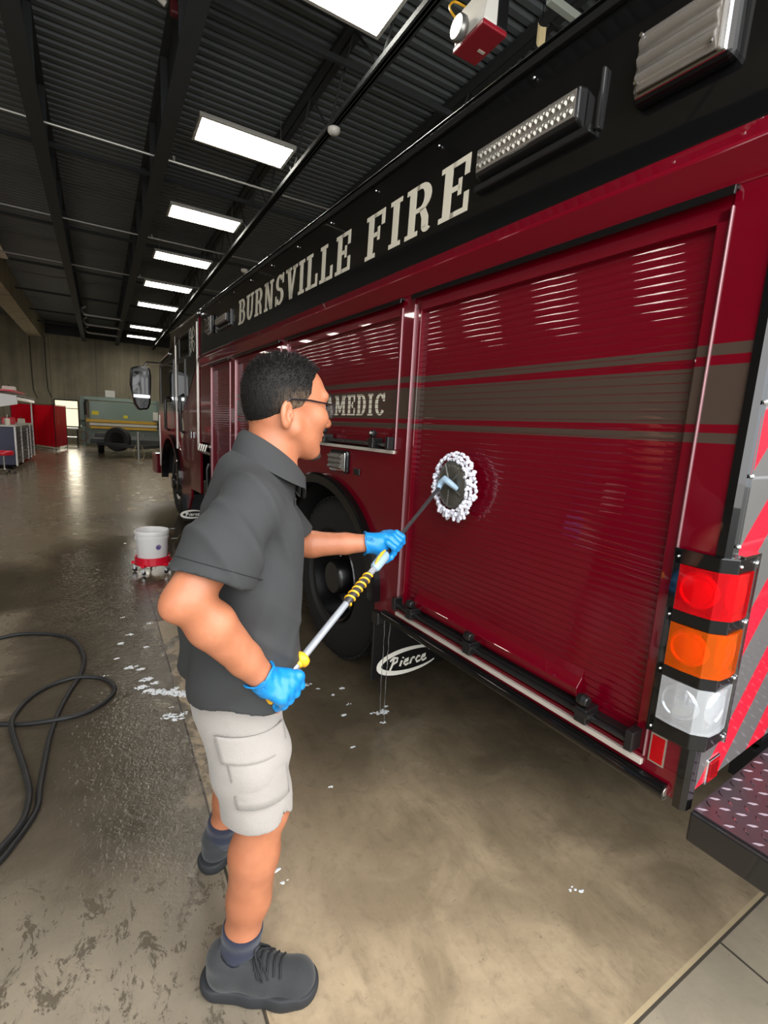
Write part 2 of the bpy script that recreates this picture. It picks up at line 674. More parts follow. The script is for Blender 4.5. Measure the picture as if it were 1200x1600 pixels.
# cross bridging between the joists
for n_, y in enumerate((1.6, 5.4, 9.4, 13.0, 16.6, 20.2, 23.8, 26.6)):
    struct(MB().box(-2.2, 7.9, y - .02, y + .02, 5.36, 5.42).build('cross_beam', M['joist']))

# conduits across the bay
for i, (y, z, x0) in enumerate(((8.0, 5.06, -2.2), (11.4, 5.06, -2.2), (14.65, 5.06, -2.2))):
    c = MB().tube([(x0, y, z), (7.9, y, z)], .017, 8)
    for k in range(6):
        c.box(-.53 + k * 1.55, -.50 + k * 1.55, y - .03, y + .03, z, z + .06)
    tag(c.build('conduit', M['pipe']), ['bare steel conduit crossing just past the first whole lamp',
        'second steel conduit crossing the ceiling past the second lamp', 'third steel conduit crossing the ceiling beyond the near two'][i], 'conduit', 'conduits under the roof deck')
for i, y in enumerate((21.0, 23.2, 25.4)):
    mb = MB().tube([(-.30, y, 5.28), (-.42, y, 5.2), (-.42, y, 5.1), (-.34, y, 5.02), (-.2, y, 5.0), (.85, y, 5.0)], .05, 10)
    tag(mb.build('vent_pipe', M['pipe']), ['first of three hooked vent pipes, well short of the concrete wall', 'second of three hooked vent pipes under the far roof',
        'last of three hooked vent pipes, close beside the far concrete wall'][i], 'pipe', 'hooked pipes under the far roof')

# ceiling lamps
lamp = empty('ceiling_light', (0, 0, 0))
fr = MB()
fr.box(-.62, .62, -.31, -.275, -.02, .02).box(-.62, .62, .275, .31, -.02, .02)
fr.box(-.62, -.585, -.275, .275, -.02, .02).box(.585, .62, -.275, .275, -.02, .02).box(-.62, .62, -.31, .31, .015, .03)
fr.build('frame', M['lamp_frame'], lamp)
MB().box(-.585, .585, -.275, .275, -.014, .014).build('diffuser', M['lamp'], lamp)
lv = MB()
for k in range(1, 5):
    lv.box(-.585, .585, -.275 + k * .11 - .004, -.275 + k * .11 + .004, -.028, -.012)
lv.build('louver', M['lamp_frame'], lamp)
hg = MB()
for sx in (-.5, .5):
    hg.tube([(sx, 0, .03), (sx, 0, .5)], .006, 6)
hg.build_each('hanger', M['pipe'], lamp)
LZ = 5.2
k_ = (LZ - 1.5) / 3.5
LY = (4.12, 6.82, 9.56, 12.2, 14.85, 17.6, 22.1, 24.75)
LL = ['ceiling lamp cut off by the top edge, above the truck rear', 'largest whole bright ceiling lamp, beside the round white sensor',
      'second whole ceiling lamp in the row from the camera', 'third whole ceiling lamp in the row from the camera',
      'fourth whole ceiling lamp in the row from the camera', 'fifth whole ceiling lamp in the row, before the gap',
      'ceiling lamp just past the gap in the row, over the far machine', 'smallest bright ceiling lamp, at the far wall end of the row']
for i, y in enumerate(LY):
    o = lamp if i == 0 else copy_tree(lamp)
    o.location = (1.72 * k_, y * k_, LZ)
    tag(o, LL[i], 'ceiling light', 'row of ceiling lamps')
# lamps of the neighbouring bay, seen only in reflections and at the left edge
for i, y in enumerate((5.3, 7.75, 10.2, 12.65, 15.1, 17.55, 20.0, 22.45, 24.9)):
    o = copy_tree(lamp)
    o.location = (-7.8, y, LZ)
    tag(o, 'ceiling lamp of the neighbouring bay beyond the concrete beam', 'ceiling light', 'lamps of the next bay')

# ---------------------------------------------------------------- the fire engine
# its own frame: x into the truck from the near side, y forward from the tail, z up
def paint(name, base, stripes=False, groove=None):
    m = bpy.data.materials.new(name)
    m.use_nodes = True
    w = NT(m)
    p = w.n['Principled BSDF']
    v = w.coords()
    x, y, z = w.xyz(v)
    n = w.noise(v, 1.4, 3)
    c = w.mix(n, tuple(q * .9 for q in base[:3]) + (1,), tuple(q * 1.1 for q in base[:3]) + (1,))
    if stripes:
        s = w.math('MAXIMUM', w.band(z, 1.512, 1.537), w.math('MAXIMUM', w.band(z, 1.558, 1.699), w.band(z, 1.722, 1.749)))
        s = w.math('MULTIPLY', s, w.math('LESS_THAN', y, 4.1))
        if groove is not None:
            s = w.math('MULTIPLY', s, w.math('LESS_THAN', x, groove))
        c = w.mix(s, c, rgb(66, 54, 47))
    w.link(c, p.inputs['Base Color'])
    p.inputs['Roughness'].default_value = .32
    p.inputs['Specular IOR Level'].default_value = .12
    p.inputs['Coat Weight'].default_value = .85
    # soap film and drops that have run down the panels
    film = w.noise(w.coords(scale=(1, 5, .7)), 3, 4, .6)
    w.link(w.math('MULTIPLY_ADD', film, .05, .0), p.inputs['Coat Roughness'])
    w.link(w.bump(w.noise(w.coords(scale=(1, 1.6, .8)), 11, 3, .6), .018, .004), p.inputs['Coat Normal'])
    return m


RED = (lin(97), lin(0), lin(19), 1)
M['red'] = paint('fire_red_paint', RED, True)
M['red_slat'] = paint('red_shutter_paint', RED, True, .0308)
M['red_plain'] = paint('plain_red_paint', RED)
M['black_gloss'] = paint('black_gloss_paint', rgb(10, 10, 11))
M['sill'] = material('pale_sill_strip', rgb(196, 188, 178), .35, .15, .3, .05, 20)
M['black'] = material('black_plastic', rgb(20, 20, 21), .38, 0, .3, .15, 20)
M['dark'] = material('dark_void', rgb(8, 8, 9), .8, 0, 0, .1)
M['chrome'] = material('chrome', rgb(222, 224, 226), .1, 1, 0, .04, 10)
M['alu'] = material('brushed_aluminium', rgb(190, 184, 176), .35, .85, 0, .06, 30)
M['silver_edge'] = material('pale_reveal_edge', rgb(176, 134, 140), .3, .6, 0, .05, 20)
M['letter'] = material('ivory_lettering', rgb(212, 206, 188), .4, 0, .2, .03, 4)
M['tyre'] = material('tyre_rubber', rgb(15, 15, 15), .7, 0, 0, .25, 30, .2, 60)
M['rim'] = material('black_rim', rgb(10, 10, 11), .3, .0, .3, .1, 10)
M['flap'] = material('mud_flap_rubber', rgb(18, 18, 19), .3, 0, .3, .2, 12)
M['glass_dark'] = material('tinted_glass', rgb(18, 19, 18), .05, 0, 0, .05, 4, spec=.8)


def lens(name, c, rough=.08, body=.35, clear=.5):
    """moulded plastic: tinted see-through with a glossy skin"""
    m = bpy.data.materials.new(name)
    m.use_nodes = True
    w = NT(m)
    p = w.n['Principled BSDF']
    p.inputs['Base Color'].default_value = c
    p.inputs['Roughness'].default_value = rough
    p.inputs['Coat Weight'].default_value = 1
    h = w.noise(w.coords(), 26, 1)
    w.link(w.bump(h, .12, .01), p.inputs['Normal'])
    t = w.add('ShaderNodeBsdfTransparent')
    t.inputs[0].default_value = c
    mx = w.add('ShaderNodeMixShader')
    mx.inputs[0].default_value = clear
    w.link(p.outputs[0], mx.inputs[1])
    w.link(t.outputs[0], mx.inputs[2])
    w.link(mx.outputs[0], w.n['Material Output'].inputs[0])
    return m


M['lens_red'] = lens('red_lens', rgb(252, 24, 40), clear=.78)
M['lens_amber'] = lens('amber_lens', rgb(255, 136, 16), clear=.78)
M['lens_clear'] = lens('clear_lens', rgb(240, 242, 244), .05, clear=.75)
M['bulb_red'] = material('red_bulb_bowl', rgb(255, 214, 214), .2, .5, .5, .1, 30)
M['bulb_amber'] = material('amber_bulb_bowl', rgb(255, 240, 214), .2, .5, .5, .1, 30)
M['bulb_clear'] = material('silver_bulb_bowl', rgb(214, 216, 220), .1, .9, 1, .1, 30)


def chevron():
    m = bpy.data.materials.new('rear_chevrons')
    m.use_nodes = True
    w = NT(m)
    p = w.n['Principled BSDF']
    x, y, z = w.xyz(w.coords())
    s = w.math('SUBTRACT', z, w.math('MULTIPLY', w.math('ABSOLUTE', w.math('SUBTRACT', x, 1.2)), -1.0))
    # stripes climb towards the middle of the tail
    s = w.math('FRACT', w.math('DIVIDE', w.math('SUBTRACT', s, .64), .33))
    c = w.mix(w.math('LESS_THAN', s, .42), rgb(92, 91, 90), rgb(206, 2, 40))
    w.link(c, p.inputs['Base Color'])
    p.inputs['Roughness'].default_value = .3
    p.inputs['Coat Weight'].default_value = .6
    return m


M['chevron'] = chevron()


def plate():
    m = bpy.data.materials.new('diamond_plate')
    m.use_nodes = True
    w = NT(m)
    p = w.n['Principled BSDF']
    v = w.coords()
    n = w.noise(v, 5, 4)
    w.link(w.mix(n, rgb(84, 74, 80), rgb(112, 98, 106)), p.inputs['Base Color'])
    p.inputs['Metallic'].default_value = .8
    p.inputs['Roughness'].default_value = .3
    return m


M['plate'] = plate()

truck = empty('fire_truck', (1.295, .524, 0), TRUCK_TURN)
tag(truck, 'large red and black fire engine being washed in the bay', 'fire truck')
T_ = truck
FRONT = 8.55



# --- dark core behind the panels (tank, pump, frame)
cb = MB()
cb.box(.05, 2.39, .03, 5.44, 1.32, 2.68)
cb.box(.62, 1.8, .03, 8.2, .5, 1.35)
cb.box(.05, .62, 2.95, 4.95, .6, 1.32)
cb.box(.05, .62, .03, 1.44, .6, 1.32)
cb.box(1.8, 2.39, .03, 5.44, .55, 1.35)
cb.build('body_core', M['dark'], T_)

# --- near side panels
pn = MB()
pn.box(0, .04, .03, .121, .56, 2.1)
pn.box(0, .04, 1.345, 1.44, .56, 2.1)
pn.box(0, .04, 2.83, 2.95, 1.36, 2.1)
pn.box(0, .04, 4.08, 4.25, .56, 2.1)
pn.box(0, .04, 4.97, 5.47, 1.25, 2.1)
pn.box(0, .04, 4.97, 5.05, .6, 1.25)
pn.box(0, .04, .121, 1.345, .56, .634)
pn.box(0, .04, 2.95, 4.97, .56, .62)
# panel over the rear wheel with its arch cut out
ca, cz, rx, rz = 2.21, .62, .66, .585
ar = arc(ca, cz, rx, rz, 0, 180, 28)
for k in range(28):
    (a0, b0), (a1, b1) = ar[k], ar[k + 1]
    pn.face_add([(q, *p) for q in (0, .04) for p in ((a0, b0), (a0, 1.39), (a1, 1.39), (a1, b1))],
                [(0, 1, 2, 3), (7, 6, 5, 4), (0, 3, 7, 4), (1, 5, 6, 2)])
pn.box(0, .04, 1.44, ca - rx, .56, 1.39)
pn.box(0, .04, ca + rx, 2.95, .56, 1.39)
pn.build('body_side', M['red'], T_, bevel=.004)
# folded ledge above the doors
lg = MB()
pr = [(0, 2.228), (-.012, 2.222), (-.034, 2.176), (-.03, 2.166), (-.004, 2.118), (0, 2.1), (.06, 2.1), (.06, 2.228)]
lg.prism([(a, b) for a, b in pr], 'y', .03, 5.47)
lg.build('body_ledge', M['red_plain'], T_, bevel=.006, smooth=30)
# far side, kept plain
MB().box(2.36, 2.4, .03, 5.47, .6, 2.2).build('body_side', M['red_plain'], T_)

# --- upper black band and roof edge
ub = MB()
ub.prism([(0, 2.228), (.012, 2.69), (.05, 2.7), (2.35, 2.7), (2.39, 2.69), (2.4, 2.228)], 'y', .0, 5.47)
ub.build('upper_band', M['black_gloss'], T_, bevel=.006)
re_ = MB()
re_.prism([(-.004, 2.69), (-.004, 2.715), (.03, 2.725), (.06, 2.725), (.06, 2.69)], 'y', 0, 5.47)
re_.prism([(-.002, 2.73), (.008, 2.742), (.05, 2.742), (.05, 2.726)], 'y', 0, 5.47)
re_.build_each('roof_edge_trim', M['black'], T_, bevel=.002)
rv = MB()
for k in range(11):
    rv.sphere((.004, .3 + k * .48, 2.655), .006, nu=8, nv=6)
rv.build_each('rivet', M['chrome'], T_)

# --- rear corner and tail panel
co = MB()
co.prism([(-.006, .03), (-.006, .012), (.004, 0), (.03, -.003), (.03, .03)], 'z', .545, 2.228)
co.build('corner_trim', M['black_gloss'], T_)
ct = MB()
for k in range(5):
    ct.sphere((.012, -.006, 1.27 + k * .17), .006, nu=8, nv=6)
ct.build_each('corner_bolt', M['chrome'], T_)
MB().box(.02, 2.38, -.002, .03, .6, 2.68).build('tail_panel', M['chevron'], T_)


# --- roll-up doors
def shutter(y0, y1, z0, z1, name='roller_shutter', side=.035):
    mb = MB()
    pitch = .0245
    n = int((z1 - z0) / pitch)
    pr = []
    z = z0
    while z < z1 - .004:
        h = min(pitch, z1 - z)
        for t, d_ in ((0, .0311), (.03, .0311), (.06, .0305), (.3, .03025), (.55, .0302), (.8, .03025), (.985, .0305)):
            pr.append((d_, z + t * h))
        z += h
    mb.grid([[(d_, yy, zz) for d_, zz in pr] for yy in (y0 + side, y1 - side)])
    o = mb.build(name, M['red_slat'], T_, smooth=50)
    fm = MB()
    for ya, yb in ((y0, y0 + side), (y1 - side, y1)):
        fm.box(.006, .045, ya, yb, z0, z1)
    fm.box(.006, .045, y0, y1, z1 - .03, z1 + .03)
    fm.build('door_frame', M['red'], o, bevel=.003)
    ed = MB()
    for yy in (y0, y1):
        ed.box(-.006, .01, yy - .0028, yy + .0028, z0, z1)
    ed.build_each('reveal_edge', M['silver_edge'], o, bevel=.002)
    dr = MB()
    dr.prism([(0, z1 + .044), (-.022, z1 + .038), (-.026, z1 + .016), (-.018, z1 + .016), (-.014, z1 + .03), (0, z1 + .03)], 'y', y0 - .008, y1 + .008)
    dr.build('drip_rail', M['black_gloss'], o, bevel=.002)
    return o


def lift_bar(door, y0, y1, z, sill_z, marks):
    b = MB()
    b.box(-.004, .03, y0 + .03, y1 - .03, z - .01, z + .008)
    b.tube([(-.02, y0 + .02, z), (-.02, y1 - .02, z)], .0095, 10)
    b.build('lift_bar', M['black'], door, bevel=.002)
    for yy, kind in marks:
        k = MB()
        if kind == 'end':
            k.box(-.042, .02, yy - .012, yy + .012, z - .02, z + .04)
        else:
            k.box(-.046, .02, yy - .02, yy + .02, z - .02, z + .03)
            k.box(-.05, -.02, yy - .03, yy + .028, z + .006, z + .022)
            k.lathe([(.0, -.02), (.016, -.018), (.02, 0), (.016, .018), (0, .02)], (-.03, yy + .004, z + .05), (0, 1, 0), 12)
        k.build('latch', M['black'], door, bevel=.003)
    s = MB()
    s.box(-.012, .02, y0 - .0, y1 - .0, sill_z - .009, sill_z + .008)
    s.build('sill_strip', M['sill'], door, bevel=.002)


dA = shutter(.121, 1.345, .634, 2.058)
dA['label'] = 'tall rear roller door the brush is washing'
lift_bar(dA, .121, 1.345, .664, .615, ((.15, 'end'), (.3, 'latch'), (.81, 'block'), (1.2, 'latch'), (1.325, 'end')))
lip = MB()
lip.prism([(.03, .68), (.004, .69), (.0, .72), (.024, .75), (.03, .78)], 'y', .35, 1.22)
lip.build('pull_lip', M['red_plain'], dA, bevel=.002)
dB = shutter(1.44, 2.83, 1.41, 2.058)
dB['label'] = 'short roller door above the rear wheel'
lift_bar(dB, 1.44, 2.83, 1.43, 1.398, ((1.46, 'end'), (1.6, 'latch'), (2.15, 'block'), (2.8, 'end')))
dC = shutter(2.95, 4.08, .62, 2.058)
lift_bar(dC, 2.95, 4.08, .66, .61, ((2.97, 'end'), (4.06, 'end')))
dD = shutter(4.25, 4.97, .62, 2.058)
lift_bar(dD, 4.25, 4.97, .66, .61, ((4.27, 'end'), (4.95, 'end')))

# --- lower edge tube and tail corner
tb = MB()
tb.tube([(-.006, .05, .57), (-.006, 1.45, .57)], .023, 14)
tb.build('rub_rail', M['black_gloss'], T_, smooth=40)
MB().lathe([(.0, 0), (.012, 0), (.015, -.004), (.019, -.004), (.023, 0)], (-.006, .049, .57), (0, -1, 0), 16).build('rail_cap', M['alu'], T_)
rf = MB()
rf.box(-.006, .002, .071, .105, .635, .712)
rb = rf.build('reflector', M['lens_red'], T_, bevel=.002)
MB().box(-.004, .002, .067, .109, .63, .717).build('reflector_frame', M['alu'], rb)
rr = MB().box(.09, .15, -.01, .002, .6, .66).build('reflector', M['lens_red'], T_, bevel=.004)
MB().box(.084, .156, -.006, .002, .594, .666).build('reflector_frame', M['chrome'], rr, bevel=.003)

# --- lettering
put = lambda u, v, d_: (-d_ - .0006 + (v - 2.228) * .026, u, v)
for word, at_, wd_, gp_ in (('BURNSVILLE', (-4.005, 2.349), 2.035, .1), ('FIRE', (-1.82, 2.347), .775, .12)):
    gl_ = [glyph(c) for c in word]
    sx_ = wd_ / (sum(g[1] for g in gl_) + gp_ * (len(gl_) - 1))
    u_ = at_[0]
    for c_, g_ in zip(word, gl_):
        lt = lettering(MB(), c_, (u_, at_[1]), .206, g_[1] * sx_, lambda u, v, d_: (-d_ - .0006 + (v - 2.228) * .026, -u, v))
        lt.build('letter', M['letter'], T_)
        u_ += (g_[1] + gp_) * sx_
md = MB()
lettering(md, 'PARAMEDIC', (-2.62, 1.573), .112, 1.03, lambda u, v, d_: (.0275 - d_, -u, v), .1)
mo = md.build('lettering', M['letter'], T_, weld=False)
bm = bmesh.new()
bm.from_mesh(mo.data)
zz = 1.41
cuts = []
while zz < 1.72:
    for q in (zz - .0006, zz + .0026):
        if 1.57 < q < 1.69:
            bmesh.ops.bisect_plane(bm, geom=bm.verts[:] + bm.edges[:] + bm.faces[:], plane_co=(0, 0, q), plane_no=(0, 0, 1))
    cuts.append(zz + .001)
    zz += .0245
kill = [f for f in bm.faces if any(abs(f.calc_center_median().z - c) < .0015 for c in cuts)]
bmesh.ops.delete(bm, geom=kill, context='FACES')
bm.to_mesh(mo.data)
bm.free()

# --- lamps of the upper band
def led_bar(y0, y1, z0, z1, cells):
    h = MB()
    h.prism([(.01, z0 - .03), (-.026, z0 - .014), (-.034, z0 - .006), (-.034, z1 + .006), (-.028, z1 + .012), (.012, z1 + .022)], 'y', y0, y1)
    o = h.build('scene_light', M['black'], T_, bevel=.008)
    e = MB()
    e.box(-.022, .01, y0 - .04, y1 + .01, z0 - .06, z0 - .035)
    e.box(-.01, .012, y0 - .06, y0 - .045, z0 - .055, z1 + .04)
    e.build('bracket', M['black'], o, bevel=.006)
    g = MB()
    w_ = (y1 - y0 - .03) / cells
    hh = (z1 - z0) / 2
    for i in range(cells):
        for j in range(2):
            c = (-.035, y0 + .015 + (i + .5) * w_, z0 + (j + .5) * hh)
            g.lathe([(w_ * .62, 0), (w_ * .3, .008), (w_ * .16, .003), (0, .004)], c, (-1, 0, 0), 6)
    M.setdefault('led', material('led_optic', rgb(150, 146, 138), .2, .6, .5, .1, 30))
    g.build_each('led_lens', M['led'], o)
    f = MB().box(-.0355, -.03, y0 + .01, y1 - .01, z0 - .004, z1 + .004).build('reflector_bed', M['alu'], o)
    return o


led_bar(.565, .99, 2.44, 2.505, 18)
led_bar(4.27, 4.66, 2.44, 2.49, 14)


def warning_light(y0, y1, z0, z1, out=.05):
    h = MB()
    h.box(-out * .55, .01, y0 - .025, y1 + .012, z0 - .02, z1 + .02)
    o = h.build('warning_light', M['black_gloss'], T_, bevel=.014)
    c = MB()
    c.box(-out * .62, -out * .4, y0 - .012, y1 + .006, z0 - .008, z1 + .008)
    c.build('bezel', M['chrome'], o, bevel=.01)
    l = MB()
    pr_ = [(-out * .5, z0), (-out * .8, z0)]
    for i in range(3):
        a, b_ = z0 + (z1 - z0) * (.06 + .88 * i / 3), z0 + (z1 - z0) * (.06 + .88 * (i + 1) / 3)
        pr_ += [(-out * (.82 + .22 * math.sin(math.pi * (k + .5) / 7)), a + (b_ - a) * (k + .5) / 7) for k in range(7)]
    pr_ += [(-out * .8, z1), (-out * .5, z1)]
    l.prism(pr_, 'y', y0 + .006, y1 - .006)
    l.box(-out * .8, -out * .5, y0, y1, z0, z1)
    M.setdefault('lens_smoke', lens('smoked_clear_lens', rgb(176, 170, 162), .06, clear=.72))
    ob = l.build('lens', M['lens_smoke'], o, bevel=.004, smooth=25)
    r = MB()
    n = 3
    for i in range(n):
        a = z0 + (z1 - z0) * (i + .06) / n
        b = z0 + (z1 - z0) * (i + .94) / n
        r.prism([(-out * .62, a), (-out * .92, a + (b - a) * .25), (-out * .98, (a + b) / 2), (-out * .92, a + (b - a) * .75), (-out * .62, b)], 'y', y0 + .012, y1 - .012)
    M.setdefault('strip', material('grey_light_strip', rgb(128, 121, 112), .4, .2, 0, .1, 30))
    r.build_each('light_strip', M['strip'], o, bevel=.003)
    s = MB()
    for yy in (y0 + .014, y1 - .014):
        for z_ in (z0 + .014, z1 - .014):
            s.lathe([(0, .006), (.005, .006), (.006, 0)], (-out, yy, z_), (-1, 0, 0), 8)
    s.build_each('screw', M['chrome'], o)
    return o


warning_light(.185, .385, 2.395, 2.53, .06)
warning_light(4.86, 5.03, 2.41, 2.56, .05)
wl = warning_light(1.905, 2.075, 1.265, 1.355, .045)
mk = MB().box(-.01, .0, 1.76, 1.82, 1.25, 1.285).build('side_marker', M['black'], T_, bevel=.004)

# --- tail lamp wrapped round the corner
tl = empty('tail_light', (0, 0, 0))
tl.parent = T_
out = [(-.016, .118), (-.016, .012), (.012, -.016), (.118, -.016)]
inn = [(.02, .118), (.02, .03), (.118, .03)]
fr = MB()
zc = [(.728, .745), (.895, .915), (1.055, 1.075), (1.205, 1.235)]
fr.prism(out + inn[::-1], 'z', 1.2, 1.24)
fr.prism(out + inn[::-1], 'z', 1.045, 1.085)
fr.prism(out + inn[::-1], 'z', .893, .93)
fr.prism(out + inn[::-1], 'z', .725, .775)
fr.prism([(-.016, .118), (-.016, .1), (.02, .1), (.02, .118)], 'z', .725, 1.24)
fr.prism([(.118, -.016), (.1, -.016), (.1, .03), (.118, .03)], 'z', .725, 1.24)
fr.build('bezel', M['black_gloss'], tl, bevel=.003)
for (z0, z1), kl, kb in (((1.083, 1.203), 'lens_red', 'bulb_red'), ((.928, 1.047), 'lens_amber', 'bulb_amber'), ((.772, .895), 'lens_clear', 'bulb_clear')):
    L = MB()
    # folded lens, bulging a little past the frame
    op = [(-.02, .1), (-.024, .06), (-.02, .012), (-.004, -.006), (.012, -.02), (.06, -.024), (.1, -.02)]
    ip = [(.1, .0), (.02, .0), (.0, .02), (.0, .1)]
    ins = [(-.018, .1), (-.021, .06), (-.017, .013), (-.003, -.003), (.013, -.017), (.06, -.021), (.1, -.018)]
    L.prism(op + ins[::-1], 'z', z0, z1)
    L.prism(ins + ip, 'z', z0, z0 + .003)
    L.prism(ins + ip, 'z', z1 - .003, z1)
    lo = L.build('lens', M[kl], tl)
    bkp = MB()
    bkp.prism([(-.0, .1), (-.0, .02), (.02, .0), (.1, .0), (.1, .004), (.022, .004), (.004, .022), (.004, .1)], 'z', z0 + .003, z1 - .003)
    M.setdefault(kb + '_back', material(kb + '_back', {'bulb_red': rgb(120, 60, 60), 'bulb_amber': rgb(150, 100, 60), 'bulb_clear': rgb(190, 192, 196)}[kb], .3, .3, 0, .3, 60))
    bkp.build('reflector', M[kb + '_back'], tl)
    zc_ = (z0 + z1) / 2
    B = MB()
    for c, ax in (((-.004, .056, zc_), (-1, .0, 0)), ((.058, -.004, zc_), (0, -1, 0))):
        B.lathe([(.05, -.004), (.047, .005), (.04, .008), (.036, .004), (.03, .007), (.012, .012), (0, .013)], c, ax, 24)
    B.build_each('bulb_bowl', M[kb], tl, smooth=50)
sc = MB()
for yy, z_ in ((.109, .74), (.109, .91), (.109, 1.065), (.109, 1.222)):
    sc.sphere((-.017, yy, z_), .0045, nu=8, nv=6)
for xx, z_ in ((.109, .74), (.109, .91), (.109, 1.065), (.109, 1.222), (.02, 1.222)):
    sc.sphere((xx, -.017, z_), .0045, nu=8, nv=6)
sc.build_each('screw', M['chrome'], tl)
ts = MB()
ts.prism([(.118, -.02), (.126, -.02), (.126, .0), (.118, .0)], 'z', .72, 1.245)
ts.box(.03, .126, -.02, 0, 1.24, 1.247)
ts.build('chrome_edge', M['chrome'], tl)

# --- tail step
st = MB()
st.box(.0, 2.4, -.62, -.012, .47, .556)
sp = st.build('tail_step', M['black'], T_, bevel=.006)
tp = MB()
tp.box(.012, 2.39, -.612, -.014, .556, .561)
for i in range(64):
    for j in range(19):
        x0, y0 = .03 + i * .0366 + (j % 2) * .0183, -.028 - j * .031
        a = math.radians(45 if (i + j) % 2 else -45)
        ex, ey = (math.cos(a), math.sin(a), 0), (-math.sin(a), math.cos(a), 0)
        if x0 < 2.35:
            c = Vector((x0, y0, .561))
            X_, Y_ = Vector(ex), Vector(ey)
            vs = [c - X_ * .0145, c - Y_ * .005, c + X_ * .0145, c + Y_ * .005, c + Vector((0, 0, .003)) - X_ * .007, c + Vector((0, 0, .003)) + X_ * .007]
            tp.face_add(vs, [(0, 1, 4), (1, 5, 4), (1, 2, 5), (2, 3, 5), (3, 4, 5), (3, 0, 4)])
tp.build('tread_plate', M['plate'], sp)
MB().box(.6, 1.8, -.5, .1, .36, .48).build('step_bracket', M['dark'], sp)


# --- wheels
def wheel(y, z=.53, x=.075, front=False):
    w = empty('wheel', (x, y, z))
    w.parent = T_
    R = .53
    t = MB()
    t.lathe([(.3, .03), (.33, .0), (.40, -.006), (.455, .004), (.5, .022), (.522, .045), (.53, .075), (.53, .24), (.51, .275), (.44, .3), (.3, .29)], (0, 0, 0), (1, 0, 0), 64)
    for k in range(54):
        a = 2 * math.pi * k / 54
        c = Vector((0, math.cos(a), math.sin(a)))
        s = Vector((0, -math.sin(a), math.cos(a)))
        for xa in (.085, .2):
            t.obox(Vector((xa, 0, 0)) + c * (R - .002), [(1, .0, 0), c, s], (.045, .006, .02))
    t.build('tyre', M['tyre'], w, smooth=35)
    r = MB()
    if front:
        r.lathe([(.3, .03), (.285, .018), (.27, .03), (.24, .05), (.19, .0), (.12, -.03), (.1, -.07), (.09, -.075), (0, -.078)], (0, 0, 0), (1, 0, 0), 48)
    else:
        r.lathe([(.3, .03), (.29, .012), (.275, .02), (.262, .09), (.24, .15), (.19, .17), (.15, .16), (.12, .15), (.115, .03), (.1, .012), (0, .008)], (0, 0, 0), (1, 0, 0), 48)
    r.build('rim', M['rim'], w, smooth=40)
    n = MB()
    for k in range(10):
        a = 2 * math.pi * k / 10
        n.lathe([(.014, .02), (.014, -.02), (.008, -.03), (0, -.03)], ((.0 if front else .165), .165 * math.cos(a), .165 * math.sin(a)), (1, 0, 0), 6)
    n.build_each('wheel_nut', M['rim'], w)
    return w


wheel(2.21)
wheel(7.42, front=True)
ax = MB()
for y in (2.21, 7.42):
    ax.tube([(.2, y, .53), (2.2, y, .53)], .09, 12)
    ax.lathe([(.3, 0), (.53, .0), (.53, .28), (.3, .28)], (2.05, y, .53), (1, 0, 0), 32)
ax.build('axle', M['tyre'], T_)

# fenders
def fender(ca, cz, rx, rz, a0, a1, width=.062, outx=-.045, inx=.06, tail=None):
    mb = MB()
    o = arc(ca, cz, rx, rz, a0, a1, 40)
    i = arc(ca, cz, rx - width, rz - width, a0, a1, 40)
    if tail:
        o = [(ca + rx, tail)] + o
        i = [(ca + rx - width, tail)] + i
    rows = []
    for p, q in zip(o, i):
        rows.append([(inx, *p), (outx + .012, *p), (outx, p[0] * .8 + q[0] * .2, p[1] * .8 + q[1] * .2), (outx, q[0], q[1]), (outx + .014, q[0], q[1]), (inx, q[0], q[1])])
    mb.grid(rows)
    return mb


fender(2.21, .62, .71, .60, 0, 180, tail=None).build('fender', M['black_gloss'], T_, smooth=40)
ft = fender(2.21, .62, .71, .60, -14, 0)
ft.build('fender', M['black_gloss'], T_, smooth=40)
fd = MB()
ww = arc(2.21, .55, .69, .63, 0, 180, 24)
fd.grid([[(.02, *p), (.6, *p)] for p in ww])
fd.build('wheel_well', M['dark'], T_)

